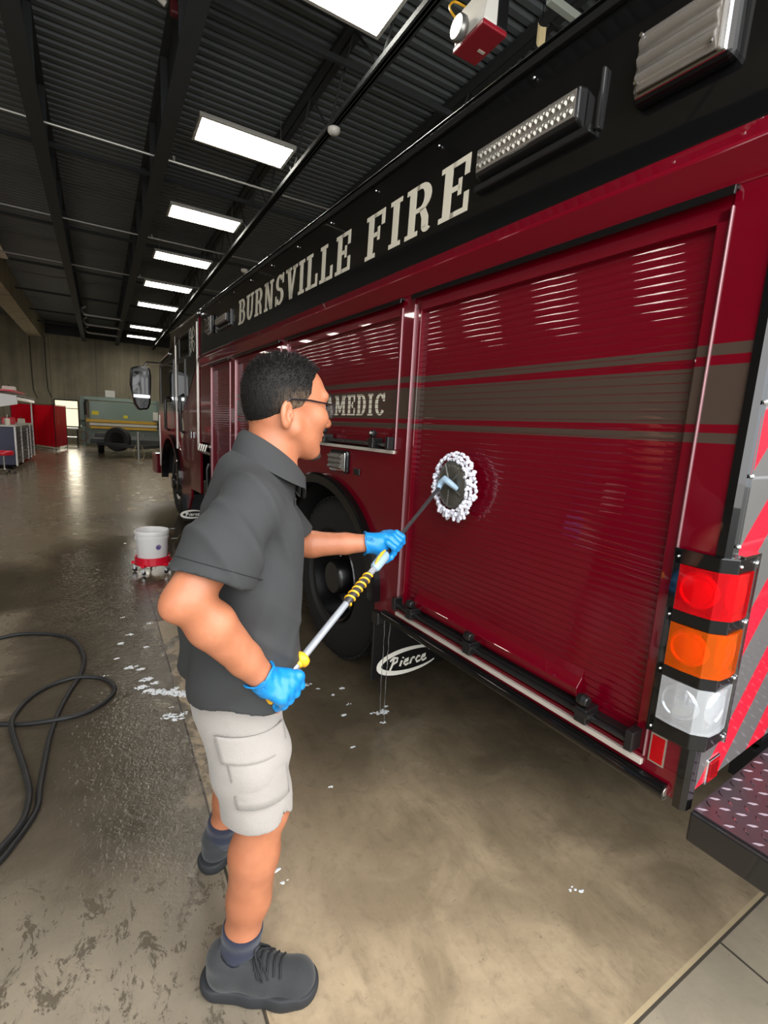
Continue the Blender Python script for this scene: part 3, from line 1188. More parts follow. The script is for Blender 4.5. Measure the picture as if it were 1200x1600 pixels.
# mud flaps with the maker's script in an oval swoosh
def script_logo(mb, c, w, h, yface):
    """swoosh and hand-drawn letters on a plane that faces the tail; c = (x, z) of its middle"""
    def P(u, v):
        return (c[0] + u * w, yface, c[1] + v * h)
    th = .0012
    def strip(line, ws):
        pts = []
        for i, (u, v) in enumerate(line):
            a = line[max(0, i - 1)]
            b = line[min(len(line) - 1, i + 1)]
            dx, dy = (b[0] - a[0]) * w, (b[1] - a[1]) * h
            L = math.hypot(dx, dy) or 1
            nx, ny = -dy / L, dx / L
            q = ws[i] if isinstance(ws, list) else ws
            pts.append(((c[0] + u * w + nx * q, yface, c[1] + v * h + ny * q), (c[0] + u * w - nx * q, yface, c[1] + v * h - ny * q)))
        vs = [v_ for p_ in pts for v_ in p_] + [(v_[0], yface - th, v_[2]) for p_ in pts for v_ in p_]
        n = len(pts)
        fs = []
        for k in range(n - 1):
            fs += [(2 * k, 2 * k + 1, 2 * k + 3, 2 * k + 2), (2 * n + 2 * k, 2 * n + 2 * k + 2, 2 * n + 2 * k + 3, 2 * n + 2 * k + 1)]
            fs += [(2 * k, 2 * k + 2, 2 * n + 2 * k + 2, 2 * n + 2 * k), (2 * k + 1, 2 * n + 2 * k + 1, 2 * n + 2 * k + 3, 2 * k + 3)]
        mb.face_add(vs, fs)
    sw = [(.5 * math.cos(math.radians(a)), .5 * math.sin(math.radians(a))) for a in range(28, 338, 10)]
    strip(sw, [.004 + .011 * math.sin(math.pi * min(1, max(0, (i / (len(sw) - 1))))) for i in range(len(sw))])
    g = lambda pts, x0: [(x0 + a * .14, -.2 + b * .44) for a, b in pts]
    t = .0062
    strip(g([(.1, -.25), (.35, .25), (.55, .95)], -.34), t)
    strip(g([(.1, .75), (.5, 1.02), (.95, .9), (.9, .55), (.45, .4)], -.34), t)
    strip(g([(.2, 0), (.4, .55)], -.19), t)
    strip(g([(.5, .75), (.56, .86)], -.19), t)
    strip(g([(.05, .3), (.55, .42), (.6, .6), (.25, .55), (.1, .2), (.3, 0), (.65, .1)], -.11), t)
    strip(g([(.1, 0), (.3, .55)], -.01), t)
    strip(g([(.2, .35), (.45, .6), (.65, .5)], -.01), t)
    strip(g([(.65, .5), (.4, .6), (.15, .3), (.3, .0), (.7, .1)], .08), t)
    strip(g([(.05, .3), (.55, .42), (.6, .6), (.25, .55), (.1, .2), (.3, 0), (.75, .15)], .18), t)


fl = MB().box(-.02, .62, 1.515, 1.527, .17, .56).build('mud_flap', M['flap'], T_, bevel=.003)
lg = MB()
script_logo(lg, (.235, .235), .42, .135, 1.5145)
M['logo'] = material('white_logo', rgb(244, 240, 228), .4, 0, .3, .02)
lg.build('logo', M['logo'], fl)
fb = MB().box(-.03, .1, 1.47, 1.53, .5, .57).build('flap_bracket', M['black'], fl, bevel=.008)
fl2 = MB().box(-.06, .56, 6.3, 6.312, .14, .5).build('mud_flap', M['flap'], T_, bevel=.003)
lg = MB()
script_logo(lg, (.07, .225), .3, .1, 6.2995)
lg.build('logo', M['logo'], fl2)

# --- recess behind the cab
rc = MB()
rc.box(.1, .14, 5.02, 5.5, .3, 1.25)
rc.lathe([(.0, .0), (.13, .0), (.14, .02), (.14, .5), (.1, .54), (0, .54)], (.12, 5.25, .3), (0, 0, 1), 20)
rc.build('step_well', M['black'], T_)
MB().tube([(.0, 5.1, 1.02), (-.02, 5.1, .96), (-.02, 5.1, .72), (0, 5.1, .68)], .016, 8).build('grab_handle', M['black'], T_)
hb = MB()
hb.box(-.01, .1, 5.03, 5.46, 1.2, 1.225)
for k in range(4):
    hb.tube([(-.03, 5.06 + k * .1, 1.23), (-.05, 5.06 + k * .1, 1.16), (.02, 5.06 + k * .1, 1.12)], .014, 6)
hb.build('hose_tray', M['alu'], T_)

# --- cab
cab = empty('cab', (0, 0, 0))
cab.parent = T_
prof = [(5.52, .62), (5.52, 2.69), (7.2, 2.69), (7.36, 2.42), (8.3, 2.36), (8.5, 1.6), (FRONT, 1.5), (FRONT, .6), (8.13, .6)]
prof += [p for p in arc(7.42, .62, .68, .62, 0, 180, 24)][1:-1] + [(6.72, .6)]
sh = MB()
n = len(prof)
sh.prism(prof, 'x', 0, .03)
sh.prism(prof, 'x', 2.37, 2.4)
sh.build_each('cab_side', M['red_plain'], cab, bevel=.004)
ck = MB()
ck.prism([(5.52, 1.35), (5.52, 2.66), (7.2, 2.66), (7.36, 2.4), (8.28, 2.34), (8.48, 1.6), (8.5, 1.35)], 'x', .03, 2.37)
ck.box(.62, 1.8, 5.52, 8.5, .62, 1.4)
ck.build('cab_body', M['dark'], cab)
rfm = MB()
rfm.prism([(5.5, 2.66), (5.5, 2.7), (7.22, 2.7), (7.4, 2.44), (8.34, 2.38), (8.34, 2.34)], 'x', -.01, 2.41)
rfm.build('cab_roof', M['black_gloss'], cab, bevel=.006)
rt = MB()
rt.tube([(-.014, 5.5, 2.7), (-.014, 7.22, 2.7)], .012, 8).tube([(-.014, 7.4, 2.44), (-.014, 8.34, 2.385)], .012, 8)
rt.build_each('roof_gutter', M['chrome'], cab)
bk = MB()
bk.prism([(5.56, 2.25), (5.56, 2.68), (7.19, 2.68), (7.36, 2.42), (8.3, 2.35), (8.48, 1.62), (6.55, 1.6), (6.2, 1.76), (5.72, 2.1)], 'x', -.004, .0)
bk.build('upper_paint', M['black_gloss'], cab)
wn = MB()
for y0, y1, z0, z1 in ((6.02, 6.62, 2.3, 2.56), (6.32, 6.78, 1.74, 2.24), (7.1, 8.2, 1.74, 2.3)):
    wn.box(-.008, -.003, y0, y1, z0, z1)
wn.build_each('side_window', M['glass_dark'], cab, bevel=.002)
wf = MB()
for y0, y1, z0, z1 in ((6.02, 6.62, 2.3, 2.56), (6.32, 6.78, 1.74, 2.24), (7.1, 8.2, 1.74, 2.3)):
    wf.box(-.014, -.003, y0 - .03, y0, z0 - .03, z1 + .03).box(-.014, -.003, y1, y1 + .03, z0 - .03, z1 + .03)
    wf.box(-.014, -.003, y0, y1, z0 - .03, z0).box(-.014, -.003, y0, y1, z1, z1 + .03)
wf.build('window_frame', M['black'], cab)
sm = MB()
sm.box(-.012, .002, 5.6, 5.625, 1.15, 2.62)
sm.box(-.012, .002, 6.92, 6.945, 1.0, 2.62)
sm.box(-.01, .002, 8.44, 8.46, .7, 1.55)
sm.build_each('door_edge', M['alu'], cab)
ws = MB()
ws.prism([(8.31, 2.34), (8.51, 1.6), (8.52, 1.6), (8.32, 2.34)], 'x', .06, 2.34)
ws.build('windscreen', M['glass_dark'], cab)
fp = MB()
fp.box(0, 2.4, FRONT - .03, FRONT, .6, 1.55)
fp.build('cab_front', M['red_plain'], cab, bevel=.01)
for y, z0, z1 in ((6.42, 1.32, 1.82), (7.55, 1.32, 1.82)):
    h = MB().tube([(0, y, z1), (-.05, y, z1 - .03), (-.05, y, z0 + .03), (0, y, z0)], .02, 8)
    h.build('grab_handle', M['black'], cab, smooth=50)
em = MB()
for a in range(4):
    q = math.radians(45 + 90 * a)
    c = (5.86 + .0, 2.45)
    pts = [(c[0] + math.cos(q + s) * r, c[1] + math.sin(q + s) * r * 1.0) for s, r in ((-.5, .1), (-.35, .16), (0, .145), (.35, .16), (.5, .1), (.2, .03), (-.2, .03))]
    for k in range(7):
        p1, p2 = pts[k], pts[(k + 1) % 7]
        em.obox((-.0055, (p1[0] + p2[0]) / 2, (p1[1] + p2[1]) / 2), [(1, 0, 0), (0, p2[0] - p1[0], p2[1] - p1[1]), (0, -(p2[1] - p1[1]), p2[0] - p1[0])],
                (.001, math.hypot(p2[0] - p1[0], p2[1] - p1[1]) / 2, .006))
em.lathe([(.03, 0), (.03, .002), (.02, .002), (.02, 0)], (-.004, 5.86, 2.45), (-1, 0, 0), 16)
em.build('emblem', M['letter'], cab)
nb = MB()
lettering(nb, '5', (-6.72, 1.24), .44, .3, lambda u, v, d_: (-.002 - d_, -u, v))
nb.build('number', M['letter'], cab)
lp = MB().box(-.03, .0, 5.92, 6.02, 1.26, 1.36).build('step_light', M['chrome'], cab, bevel=.01)
mr = MB()
mr.prism([(-.43, 2.26), (-.3, 2.3), (-.16, 2.28), (-.14, 2.14), (-.16, 1.72), (-.2, 1.62), (-.34, 1.6), (-.4, 1.7), (-.45, 2.0)], 'y', 8.2, 8.36)
mo_ = mr.build('side_mirror', M['black'], T_, bevel=.03, smooth=50)
mg = MB()
mg.prism([(-.41, 2.2), (-.18, 2.22), (-.17, 1.86), (-.42, 1.86)], 'y', 8.194, 8.2)
mg.build('mirror_glass', M['glass_dark'], mo_)
MB().box(-.41, -.17, 8.19, 8.205, 1.8, 1.85).build('mirror_strip', M['chrome'], mo_)
MB().tube([(-.25, 8.28, 2.28), (-.2, 8.26, 2.36), (.0, 8.2, 2.36)], .02, 8).build('mirror_arm', M['chrome'], mo_)
wm = fender(7.42, .62, .72, .64, -8, 188, .06, -.045, .06)
wm.build('fender', M['black_gloss'], cab, smooth=40)
fw = MB().grid([[(.02, *p), (.6, *p)] for p in arc(7.42, .6, .7, .66, 0, 180, 20)])
fw.build('wheel_well', M['dark'], cab)
lw = MB()
lw.prism([(6.05, .88), (6.7, .88), (6.72, .6), (6.58, .4), (6.25, .3), (6.05, .5)], 'x', .0, .03)
lw.build('lower_panel', M['red_plain'], cab, bevel=.006)
bp = MB().box(-.06, 2.46, FRONT + .02, FRONT + .42, .55, .88).build('front_bumper', M['red_plain'], T_, bevel=.02)
MB().box(-.064, 2.464, FRONT + .03, FRONT + .41, .88, .9).build('bumper_top', M['chrome'], bp, bevel=.004)

# ---------------------------------------------------------------- the person
class Field:
    """signed distance on a (stretched) grid, grown from tapered limbs and ellipsoids, then meshed"""
    def __init__(self, xs, ys, zs):
        self.ax = [np.asarray(a, np.float32) for a in (xs, ys, zs)]
        self.D = np.full([len(a) for a in self.ax], 1.0, np.float32)

    def block(self, lo, hi):
        sl = []
        for a, l, h in zip(self.ax, lo, hi):
            i0 = max(0, int(np.searchsorted(a, l)) - 1)
            i1 = min(len(a), int(np.searchsorted(a, h)) + 1)
            sl.append(slice(i0, max(i1, i0 + 1)))
        g = [a[s] for a, s in zip(self.ax, sl)]
        X = g[0][:, None, None]; Y = g[1][None, :, None]; Z = g[2][None, None, :]
        return tuple(sl), X, Y, Z

    def merge(self, sl, d, k, op='add'):
        a = self.D[sl]
        if op == 'add':
            h = np.clip(.5 + .5 * (a - d) / k, 0, 1)
            self.D[sl] = a * (1 - h) + d * h - k * h * (1 - h)
        elif op == 'sub':
            d = -d
            h = np.clip(.5 - .5 * (a - d) / k, 0, 1)
            self.D[sl] = a * (1 - h) + d * h + k * h * (1 - h)
        elif op == 'and':
            self.D[sl] = np.maximum(a, d)

    def cap(self, p, q, r0, r1, k=.02, op='add'):
        p, q = np.array(p, np.float32), np.array(q, np.float32)
        m = max(r0, r1) + k + .03
        sl, X, Y, Z = self.block(np.minimum(p, q) - m, np.maximum(p, q) + m)
        v = q - p
        L2 = float(v @ v) + 1e-12
        t = np.clip(((X - p[0]) * v[0] + (Y - p[1]) * v[1] + (Z - p[2]) * v[2]) / L2, 0, 1)
        d = np.sqrt((X - p[0] - t * v[0]) ** 2 + (Y - p[1] - t * v[1]) ** 2 + (Z - p[2] - t * v[2]) ** 2) - (r0 + (r1 - r0) * t)
        self.merge(sl, d, k, op)
        return self

    def chain(self, pts, rs, k=.02, op='add'):
        for i in range(len(pts) - 1):
            self.cap(pts[i], pts[i + 1], rs[i], rs[i + 1], k, op)
        return self

    def ell(self, c, rad, basis=None, k=.02, op='add'):
        c = np.array(c, np.float32)
        m = max(rad) + k + .03
        sl, X, Y, Z = self.block(c - m, c + m)
        B = np.eye(3) if basis is None else np.array(basis, float)
        u = [((X - c[0]) * b[0] + (Y - c[1]) * b[1] + (Z - c[2]) * b[2]) / r for b, r in zip(B, rad)]
        k0 = np.sqrt(u[0] ** 2 + u[1] ** 2 + u[2] ** 2) + 1e-9
        k1 = np.sqrt((u[0] / rad[0]) ** 2 + (u[1] / rad[1]) ** 2 + (u[2] / rad[2]) ** 2) + 1e-9
        self.merge(sl, k0 * (k0 - 1) / k1, k, op)
        return self

    def box(self, c, half, basis, r=.004, k=.01, op='add'):
        c = np.array(c, np.float32)
        m = float(np.linalg.norm(half)) + k + .03
        sl, X, Y, Z = self.block(c - m, c + m)
        q = [np.abs((X - c[0]) * b[0] + (Y - c[1]) * b[1] + (Z - c[2]) * b[2]) - (h - r) for b, h in zip(basis, half)]
        out = np.sqrt(sum(np.maximum(a, 0) ** 2 for a in q)) + np.minimum(np.maximum(np.maximum(q[0], q[1]), q[2]), 0) - r
        self.merge(sl, out, k, op)
        return self

    def cut(self, p, n, lo=None, hi=None):
        """keep what lies behind the plane (p, n), inside the box lo..hi only"""
        n = np.array(n, float) / np.linalg.norm(n)
        lo = lo if lo is not None else [a[0] for a in self.ax]
        hi = hi if hi is not None else [a[-1] for a in self.ax]
        sl, X, Y, Z = self.block(lo, hi)
        d = (X - p[0]) * n[0] + (Y - p[1]) * n[1] + (Z - p[2]) * n[2]
        self.merge(sl, d.astype(np.float32), 0, 'and')
        return self

    def wobble(self, fn):
        X = self.ax[0][:, None, None]; Y = self.ax[1][None, :, None]; Z = self.ax[2][None, None, :]
        near = np.abs(self.D) < .05
        self.D = np.where(near, self.D + fn(X, Y, Z).astype(np.float32), self.D)
        return self

    def mesh(self, smooth=1):
        D = self.D
        S = D < 0
        nx, ny, nz = [n - 1 for n in D.shape]
        c = [(i, j, k) for i in (0, 1) for j in (0, 1) for k in (0, 1)]
        sub = lambda A, o: A[o[0]:o[0] + nx, o[1]:o[1] + ny, o[2]:o[2] + nz]
        anyv = np.zeros((nx, ny, nz), bool)
        allv = np.ones((nx, ny, nz), bool)
        for o in c:
            s = sub(S, o)
            anyv |= s
            allv &= s
        act = anyv & ~allv
        idx = np.argwhere(act)
        vid = np.full((nx, ny, nz), -1, np.int32)
        vid[act] = np.arange(len(idx))
        acc = np.zeros((len(idx), 3)); cnt = np.zeros(len(idx))
        P = [np.asarray(a, float) for a in self.ax]
        for a in c:
            for ax in range(3):
                if a[ax]:
                    continue
                b = list(a); b[ax] = 1
                ia, ib = idx + np.array(a), idx + np.array(b)
                da, db = D[ia[:, 0], ia[:, 1], ia[:, 2]].astype(float), D[ib[:, 0], ib[:, 1], ib[:, 2]].astype(float)
                x = (da < 0) != (db < 0)
                t = np.where(x, da / np.where(da - db == 0, 1, da - db), 0)
                pa = np.stack([P[q][ia[:, q]] for q in range(3)], 1)
                pb_ = np.stack([P[q][ib[:, q]] for q in range(3)], 1)
                acc += np.where(x[:, None], pa + (pb_ - pa) * t[:, None], 0)
                cnt += x
        V = acc / np.maximum(cnt, 1)[:, None]
        F = []
        for ax in range(3):
            o1, o2 = (ax + 1) % 3, (ax + 2) % 3
            lo = [slice(None)] * 3; hi = [slice(None)] * 3
            lo[ax] = slice(0, -1); hi[ax] = slice(1, None)
            sa, sb = S[tuple(lo)], S[tuple(hi)]
            e = np.argwhere(sa != sb)
            e = e[(e[:, o1] > 0) & (e[:, o2] > 0) & (e[:, o1] < D.shape[o1] - 1) & (e[:, o2] < D.shape[o2] - 1)]
            if not len(e):
                continue
            u1 = np.zeros(3, int); u1[o1] = 1
            u2 = np.zeros(3, int); u2[o2] = 1
            q = [vid[tuple((e - d_).T)] for d_ in (u1 + u2, u2, 0 * u1, u1)]
            flip = ~sa[tuple(e.T)]
            Q = np.stack(q, 1)
            Q[flip] = Q[flip][:, ::-1]
            F.append(Q)
        F = np.concatenate(F)
        for _ in range(smooth):
            s = np.zeros_like(V); n_ = np.zeros(len(V))
            for a, b in ((0, 1), (1, 2), (2, 3), (3, 0)):
                np.add.at(s, F[:, a], V[F[:, b]]); np.add.at(n_, F[:, a], 1)
                np.add.at(s, F[:, b], V[F[:, a]]); np.add.at(n_, F[:, b], 1)
            V = V * .5 + .5 * s / np.maximum(n_, 1)[:, None]
        return V, F

    def build(self, name, mat, parent, origin, smooth=1, keep_largest=False):
        V, F = self.mesh(smooth)
        me = bpy.data.meshes.new(name)
        me.from_pydata((V - np.array(origin)).tolist(), [], F.tolist())
        if keep_largest:
            bm = bmesh.new()
            bm.from_mesh(me)
            seen, best = set(), []
            for v in bm.verts:
                if v in seen:
                    continue
                comp, st = [], [v]
                seen.add(v)
                while st:
                    w_ = st.pop()
                    comp.append(w_)
                    for e in w_.link_edges:
                        o = e.other_vert(w_)
                        if o not in seen:
                            seen.add(o)
                            st.append(o)
                best.append(comp)
            best.sort(key=len)
            for comp in best[:-1]:
                bmesh.ops.delete(bm, geom=comp, context='VERTS')
            bm.to_mesh(me)
            bm.free()
        me.materials.append(mat)
        me.shade_smooth()
        o = bpy.data.objects.new(name, me)
        COL.objects.link(o)
        o.parent = parent
        return o


def ax_(*segs):
    """axis with a finer step in places: (start, end, step), ..."""
    out = []
    for a, b, s in segs:
        out += list(np.arange(a, b - s * .3, s))
    out.append(segs[-1][1])
    return out


def skin_material():
    m = bpy.data.materials.new('skin')
    m.use_nodes = True
    w = NT(m)
    p = w.n['Principled BSDF']
    v = w.coords()
    a = w.mix(w.ramp(w.noise(v, 9, 4, .6), .3, .7), rgb(166, 104, 73), rgb(184, 119, 87))
    a = w.mix(w.math('MULTIPLY', w.ramp(w.noise(v, 60, 3, .6), .55, .8), .25), a, rgb(168, 90, 62))
    w.link(a, p.inputs['Base Color'])
    p.inputs['Roughness'].default_value = .48
    p.inputs['Subsurface Weight'].default_value = .12
    p.inputs['Subsurface Radius'].default_value = (.012, .005, .003)
    p.inputs['Subsurface Scale'].default_value = .5
    w.link(w.bump(w.noise(v, 220, 2), .08, .002), p.inputs['Normal'])
    return m


def cloth(name, a, b, scale, rough=.85, bump=.25, sheen=.2):
    m = bpy.data.materials.new(name)
    m.use_nodes = True
    w = NT(m)
    p = w.n['Principled BSDF']
    v = w.coords()
    w.link(w.mix(w.noise(v, 7, 4), a, b), p.inputs['Base Color'])
    p.inputs['Roughness'].default_value = rough
    p.inputs['Sheen Weight'].default_value = sheen
    h = w.math('ADD', w.noise(v, scale, 2), w.math('MULTIPLY', w.noise(v, 16, 4, .6, .8), 1.6))
    w.link(w.bump(h, bump, .004), p.inputs['Normal'])
    return m


M['skin'] = skin_material()
M['shirt'] = cloth('charcoal_polo_knit', rgb(44, 45, 46), rgb(53, 54, 55), 500, .9, .15, .0)
M['shorts'] = cloth('pale_khaki_twill', rgb(144, 139, 134), rgb(162, 156, 150), 420, .9, .4)
M['sock'] = cloth('navy_knit', rgb(26, 30, 48), rgb(36, 42, 62), 380, .95, .5)
M['shoe'] = cloth('grey_mesh_shoe', rgb(32, 34, 36), rgb(46, 49, 52), 460, .8, .4)
M['sole'] = material('dark_foam_sole', rgb(38, 40, 43), .7, 0, 0, .1, 20, .1, 60)
M['lace'] = material('grey_lace', rgb(30, 32, 34), .8, 0, 0, .1, 80)
M['glove'] = material('blue_nitrile', rgb(14, 128, 196), .42, 0, .1, .08, 14, .3, 40, sss=.05)
M['frame_black'] = material('dark_glasses_frame', rgb(40, 38, 42), .25, .3, .4, .05)
M['lens_glass'] = lens('spectacle_lens', rgb(206, 210, 214), .02, clear=.85)
M['eye'] = material('eye_white', rgb(230, 226, 220), .2, 0, .6, .03)
M['iris'] = material('brown_iris', rgb(52, 32, 20), .2, 0, .6, .1)


def hair_material():
    m = bpy.data.materials.new('short_dark_hair')
    m.use_nodes = True
    w = NT(m)
    p = w.n['Principled BSDF']
    v = w.coords()
    x, y, z = w.xyz(v)
    # greying, close-cropped sides in front of and above the ears
    g = w.math('MULTIPLY', w.ramp(x, .05, .14), w.ramp(w.math('MULTIPLY', z, -1), -1.60, -1.55))
    n = w.noise(w.coords(scale=(1, 1, .35)), 160, 3, .7)
    c = w.mix(n, rgb(8, 7, 7), rgb(26, 23, 21))
    c = w.mix(w.math('MULTIPLY', g, w.ramp(n, .3, .6)), c, rgb(104, 86, 70))
    w.link(c, p.inputs['Base Color'])
    p.inputs['Roughness'].default_value = .6
    p.inputs['Specular IOR Level'].default_value = .2
    w.link(w.bump(n, .5, .006), p.inputs['Normal'])
    return m


M['hair'] = hair_material()
M['beard'] = material('goatee_hair', rgb(44, 36, 32), .8, 0, 0, .3, 120, .6, 160)

PO = (.29, 1.25, 0)
person = empty('person', PO)
tag(person, 'person in black polo, pale cargo shorts and blue gloves scrubbing the fire engine', 'person')

# head frame: f forward, s to his left, u up
HC = np.array([.405, 1.2, 1.56])
TURN, NOD = math.radians(11), math.radians(-3)
Hf = np.array([math.cos(TURN) * math.cos(NOD), math.sin(TURN) * math.cos(NOD), math.sin(NOD)])
Hs = np.array([-math.sin(TURN), math.cos(TURN), 0])
Hu = np.cross(Hf, Hs)
HB = (Hf, Hs, Hu)
H = lambda f, s, u: HC + Hf * f + Hs * s + Hu * u

J = dict(
    rsh=(.272, 1.045, 1.325), rel=(.132, .955, 1.152), rwr=(.302, .985, .922),
    lsh=(.36, 1.375, 1.335), lel=(.505, 1.41, 1.125), lwr=(.757, 1.312, 1.135),
    rhip=(.295, 1.13, .82), rkn=(.325, 1.075, .50), ran=(.268, 1.085, .09),
    lhip=(.31, 1.35, .82), lkn=(.335, 1.42, .50), lan=(.305, 1.475, .09))
J = {k: np.array(v) for k, v in J.items()}
lerp = lambda a, b, t: np.array(a) * (1 - t) + np.array(b) * t

b = Field(ax_((.04, .27, .005), (.27, .56, .0026), (.56, .84, .005)),
          ax_((.87, 1.09, .005), (1.09, 1.31, .0026), (1.31, 1.58, .005)),
          ax_((.03, 1.36, .006), (1.36, 1.70, .0026)))
# skull and face
b.ell(H(.004, 0, .022), (.107, .078, .087), HB, .01)
b.ell(H(.048, 0, -.045), (.068, .062, .095), HB, .03)
b.ell(H(-.03, 0, -.01), (.075, .068, .075), HB, .02)
for s in (-1, 1):
    b.cap(H(.0, .056 * s, -.07), H(.078, .02 * s, -.122), .022, .018, .03)
    b.ell(H(.074, .044 * s, -.035), (.03, .022, .022), HB, .025)
    b.cap(H(.1, .016 * s, .024), H(.086, .05 * s, .022), .012, .012, .016)
b.ell(H(.092, 0, -.122), (.02, .022, .018), HB, .02)
for s in (-1, 1):
    b.ell(H(.112, .033 * s, -.004), (.016, .019, .011), HB, .012, 'sub')
b.chain([H(.106, 0, .006), H(.122, 0, -.02), H(.136, 0, -.044)], [.008, .009, .0125], .012)
for s in (-1, 1):
    b.ell(H(.122, .014 * s, -.048), (.014, .009, .009), HB, .008)
b.ell(H(.106, 0, -.076), (.014, .026, .008), HB, .008)
b.ell(H(.105, 0, -.09), (.013, .023, .009), HB, .006)
b.cap(H(.1195, -.02, -.0825), H(.1195, .02, -.0825), .0018, .0018, .003, 'sub')
# ears
for s in (-1, 1):
    e = np.array(Hf) * .94 + np.array(Hu) * .2
    e2 = np.cross(e, Hs)
    e2 /= np.linalg.norm(e2)
    out_ = np.array(Hs) * s
    nrm = out_ * .9 + np.array(Hf) * .35
    nrm /= np.linalg.norm(nrm)
    ea = np.cross(Hu, nrm); ea /= np.linalg.norm(ea)
    eb = np.cross(nrm, ea)
    c0 = H(-.036, .079 * s, -.036)
    b.ell(c0, (.02, .032, .0095), (ea, eb, nrm), .005)
    b.ell(c0 + eb * -.024 - ea * 0, (.010, .012, .008), (ea, eb, nrm), .008)
    b.ell(c0 + nrm * .0085 + eb * .003, (.012, .021, .0085), (ea, eb, nrm), .003, 'sub')
    b.ell(c0 + nrm * .003 + Hf * .012 - eb * .004, (.004, .008, .004), (ea, eb, nrm), .003)
    b.chain([c0 + nrm * .003 - ea * .008 * np.sign(ea @ Hf) - eb * .012, c0 + nrm * .004 - ea * .011 * np.sign(ea @ Hf) + eb * .004, c0 + nrm * .003 - ea * .002 + eb * .016], [.0028, .003, .0026], .003)
# neck
b.chain([H(-.018, 0, -.06), (.372, 1.2, 1.44), (.352, 1.2, 1.34)], [.056, .055, .066], .03)
b.cap((.372, 1.175, 1.44), (.42, 1.185, 1.38), .02, .02, .03)
# trunk under the clothes
b.cap((.33, 1.12, 1.27), (.33, 1.28, 1.27), .07, .07, .04)
b.chain([(.32, 1.2, 1.25), (.295, 1.2, 1.0), (.29, 1.24, .86)], [.066, .075, .085], .05)
b.chain([(.345, 1.2, 1.33), J['rsh']], [.06, .05], .03)
b.chain([(.345, 1.2, 1.33), J['lsh']], [.06, .05], .03)
# arms
b.chain([J['rsh'], lerp(J['rsh'], J['rel'], .5), J['rel']], [.042, .05, .045], .012)
b.chain([J['rel'], lerp(J['rel'], J['rwr'], .28), lerp(J['rel'], J['rwr'], .7), J['rwr'], J['rwr'] + (.02, .008, -.02)], [.041, .0485, .037, .029, .028], .012)
b.ell(J['rel'] + (-.024, -.005, -.012), (.026, .026, .026), None, .02)
b.chain([J['lsh'], lerp(J['lsh'], J['lel'], .5), J['lel']], [.05, .047, .04], .012)
b.chain([J['lel'], lerp(J['lel'], J['lwr'], .25), lerp(J['lel'], J['lwr'], .65), J['lwr'], J['lwr'] + (.025, -.01, 0)], [.038, .042, .034, .0265, .026], .012)
# legs
for sd in 'rl':
    hip, kn, an = J[sd + 'hip'], J[sd + 'kn'], J[sd + 'an']
    b.chain([hip, lerp(hip, kn, .6), kn], [.085, .07, .058], .02)
    dirv = (kn - an) / np.linalg.norm(kn - an)
    back = np.array([-.02, 0, 0])
    b.chain([kn, lerp(kn, an, .28) + back * .2, lerp(kn, an, .62) - back * .15, lerp(kn, an, .86), an], [.056, .0635, .056, .0445, .041] if sd == 'r' else [.052, .056, .046, .0405, .04], .02)
    b.ell(kn + np.array([.03, 0, .0]), (.035, .04, .045), None, .03)
    b.ell(an + np.array([.0, -.03 if sd == 'r' else .03, .01]), (.014, .014, .016), None, .015)
body = b.build('body', M['skin'], person, PO, 1, True)

# ---- hair: a close cap plus a crop of short strands
UH = [-.14, -.1, -.075, -.045, -.03, -.015, .02, .05, .078, .09, .2]
FH = [-.09, -.082, -.072, -.058, -.03, .008, .03, .034, .058, .088, .13]


def hair_limit(f, s, u):
    base = np.interp(u, UH, FH)
    return f - base - .06 * np.clip(.03 - np.abs(s), 0, .03)


h = Field(ax_((.27, .54, .003)), ax_((1.09, 1.31, .003)), ax_((1.42, 1.71, .003)))
h.ell(H(.003, 0, .027), (.1105, .0815, .0885), HB, .01)
h.ell(H(-.031, 0, -.007), (.0765, .0705, .082), HB, .02)
X, Y, Z = h.ax[0][:, None, None] - HC[0], h.ax[1][None, :, None] - HC[1], h.ax[2][None, None, :] - HC[2]
lf = X * Hf[0] + Y * Hf[1] + Z * Hf[2]
ls = X * Hs[0] + Y * Hs[1] + Z * Hs[2]
lu = X * Hu[0] + Y * Hu[1] + Z * Hu[2]
h.D = np.maximum(h.D, .8 * hair_limit(lf, ls, lu)).astype(np.float32)
h.D = np.maximum(h.D, (-lu - .088).astype(np.float32))
V_, F_ = h.mesh(1)
hb_ = MB()
hb_.face_add(V_.tolist(), F_.tolist())
r_ = np.random.RandomState(3)
pick = r_.permutation(len(V_))[:5200]
cen = H(.0, 0, .02)
for i in pick:
    p_ = V_[i]
    n_ = (p_ - cen)
    l_ = np.array([n_ @ Hf, n_ @ Hs, n_ @ Hu])
    if hair_limit(l_[0], l_[1], l_[2] + .02) > -.006:
        continue
    n_ = n_ / np.linalg.norm(n_)
    top = np.clip((l_[2] + .02) / .09, 0, 1)
    L = .0035 + .0085 * top
    d_ = n_ + Hf * .35 + Hu * .25 * (1 - top) * -1 + r_.normal(0, .28, 3)
    d_ /= np.linalg.norm(d_)
    t_ = np.cross(d_, r_.normal(0, 1, 3))
    t_ = t_ / np.linalg.norm(t_) * .0011
    q_ = np.cross(d_, t_)
    a_ = p_ - n_ * .003
    hb_.face_add([a_ + t_, a_ - t_ * .5 + q_ * .87, a_ - t_ * .5 - q_ * .87, p_ + d_ * L], [(0, 1, 3), (1, 2, 3), (2, 0, 3)])
ho = hb_.build('hair', M['hair'], person, origin=PO, weld=False)
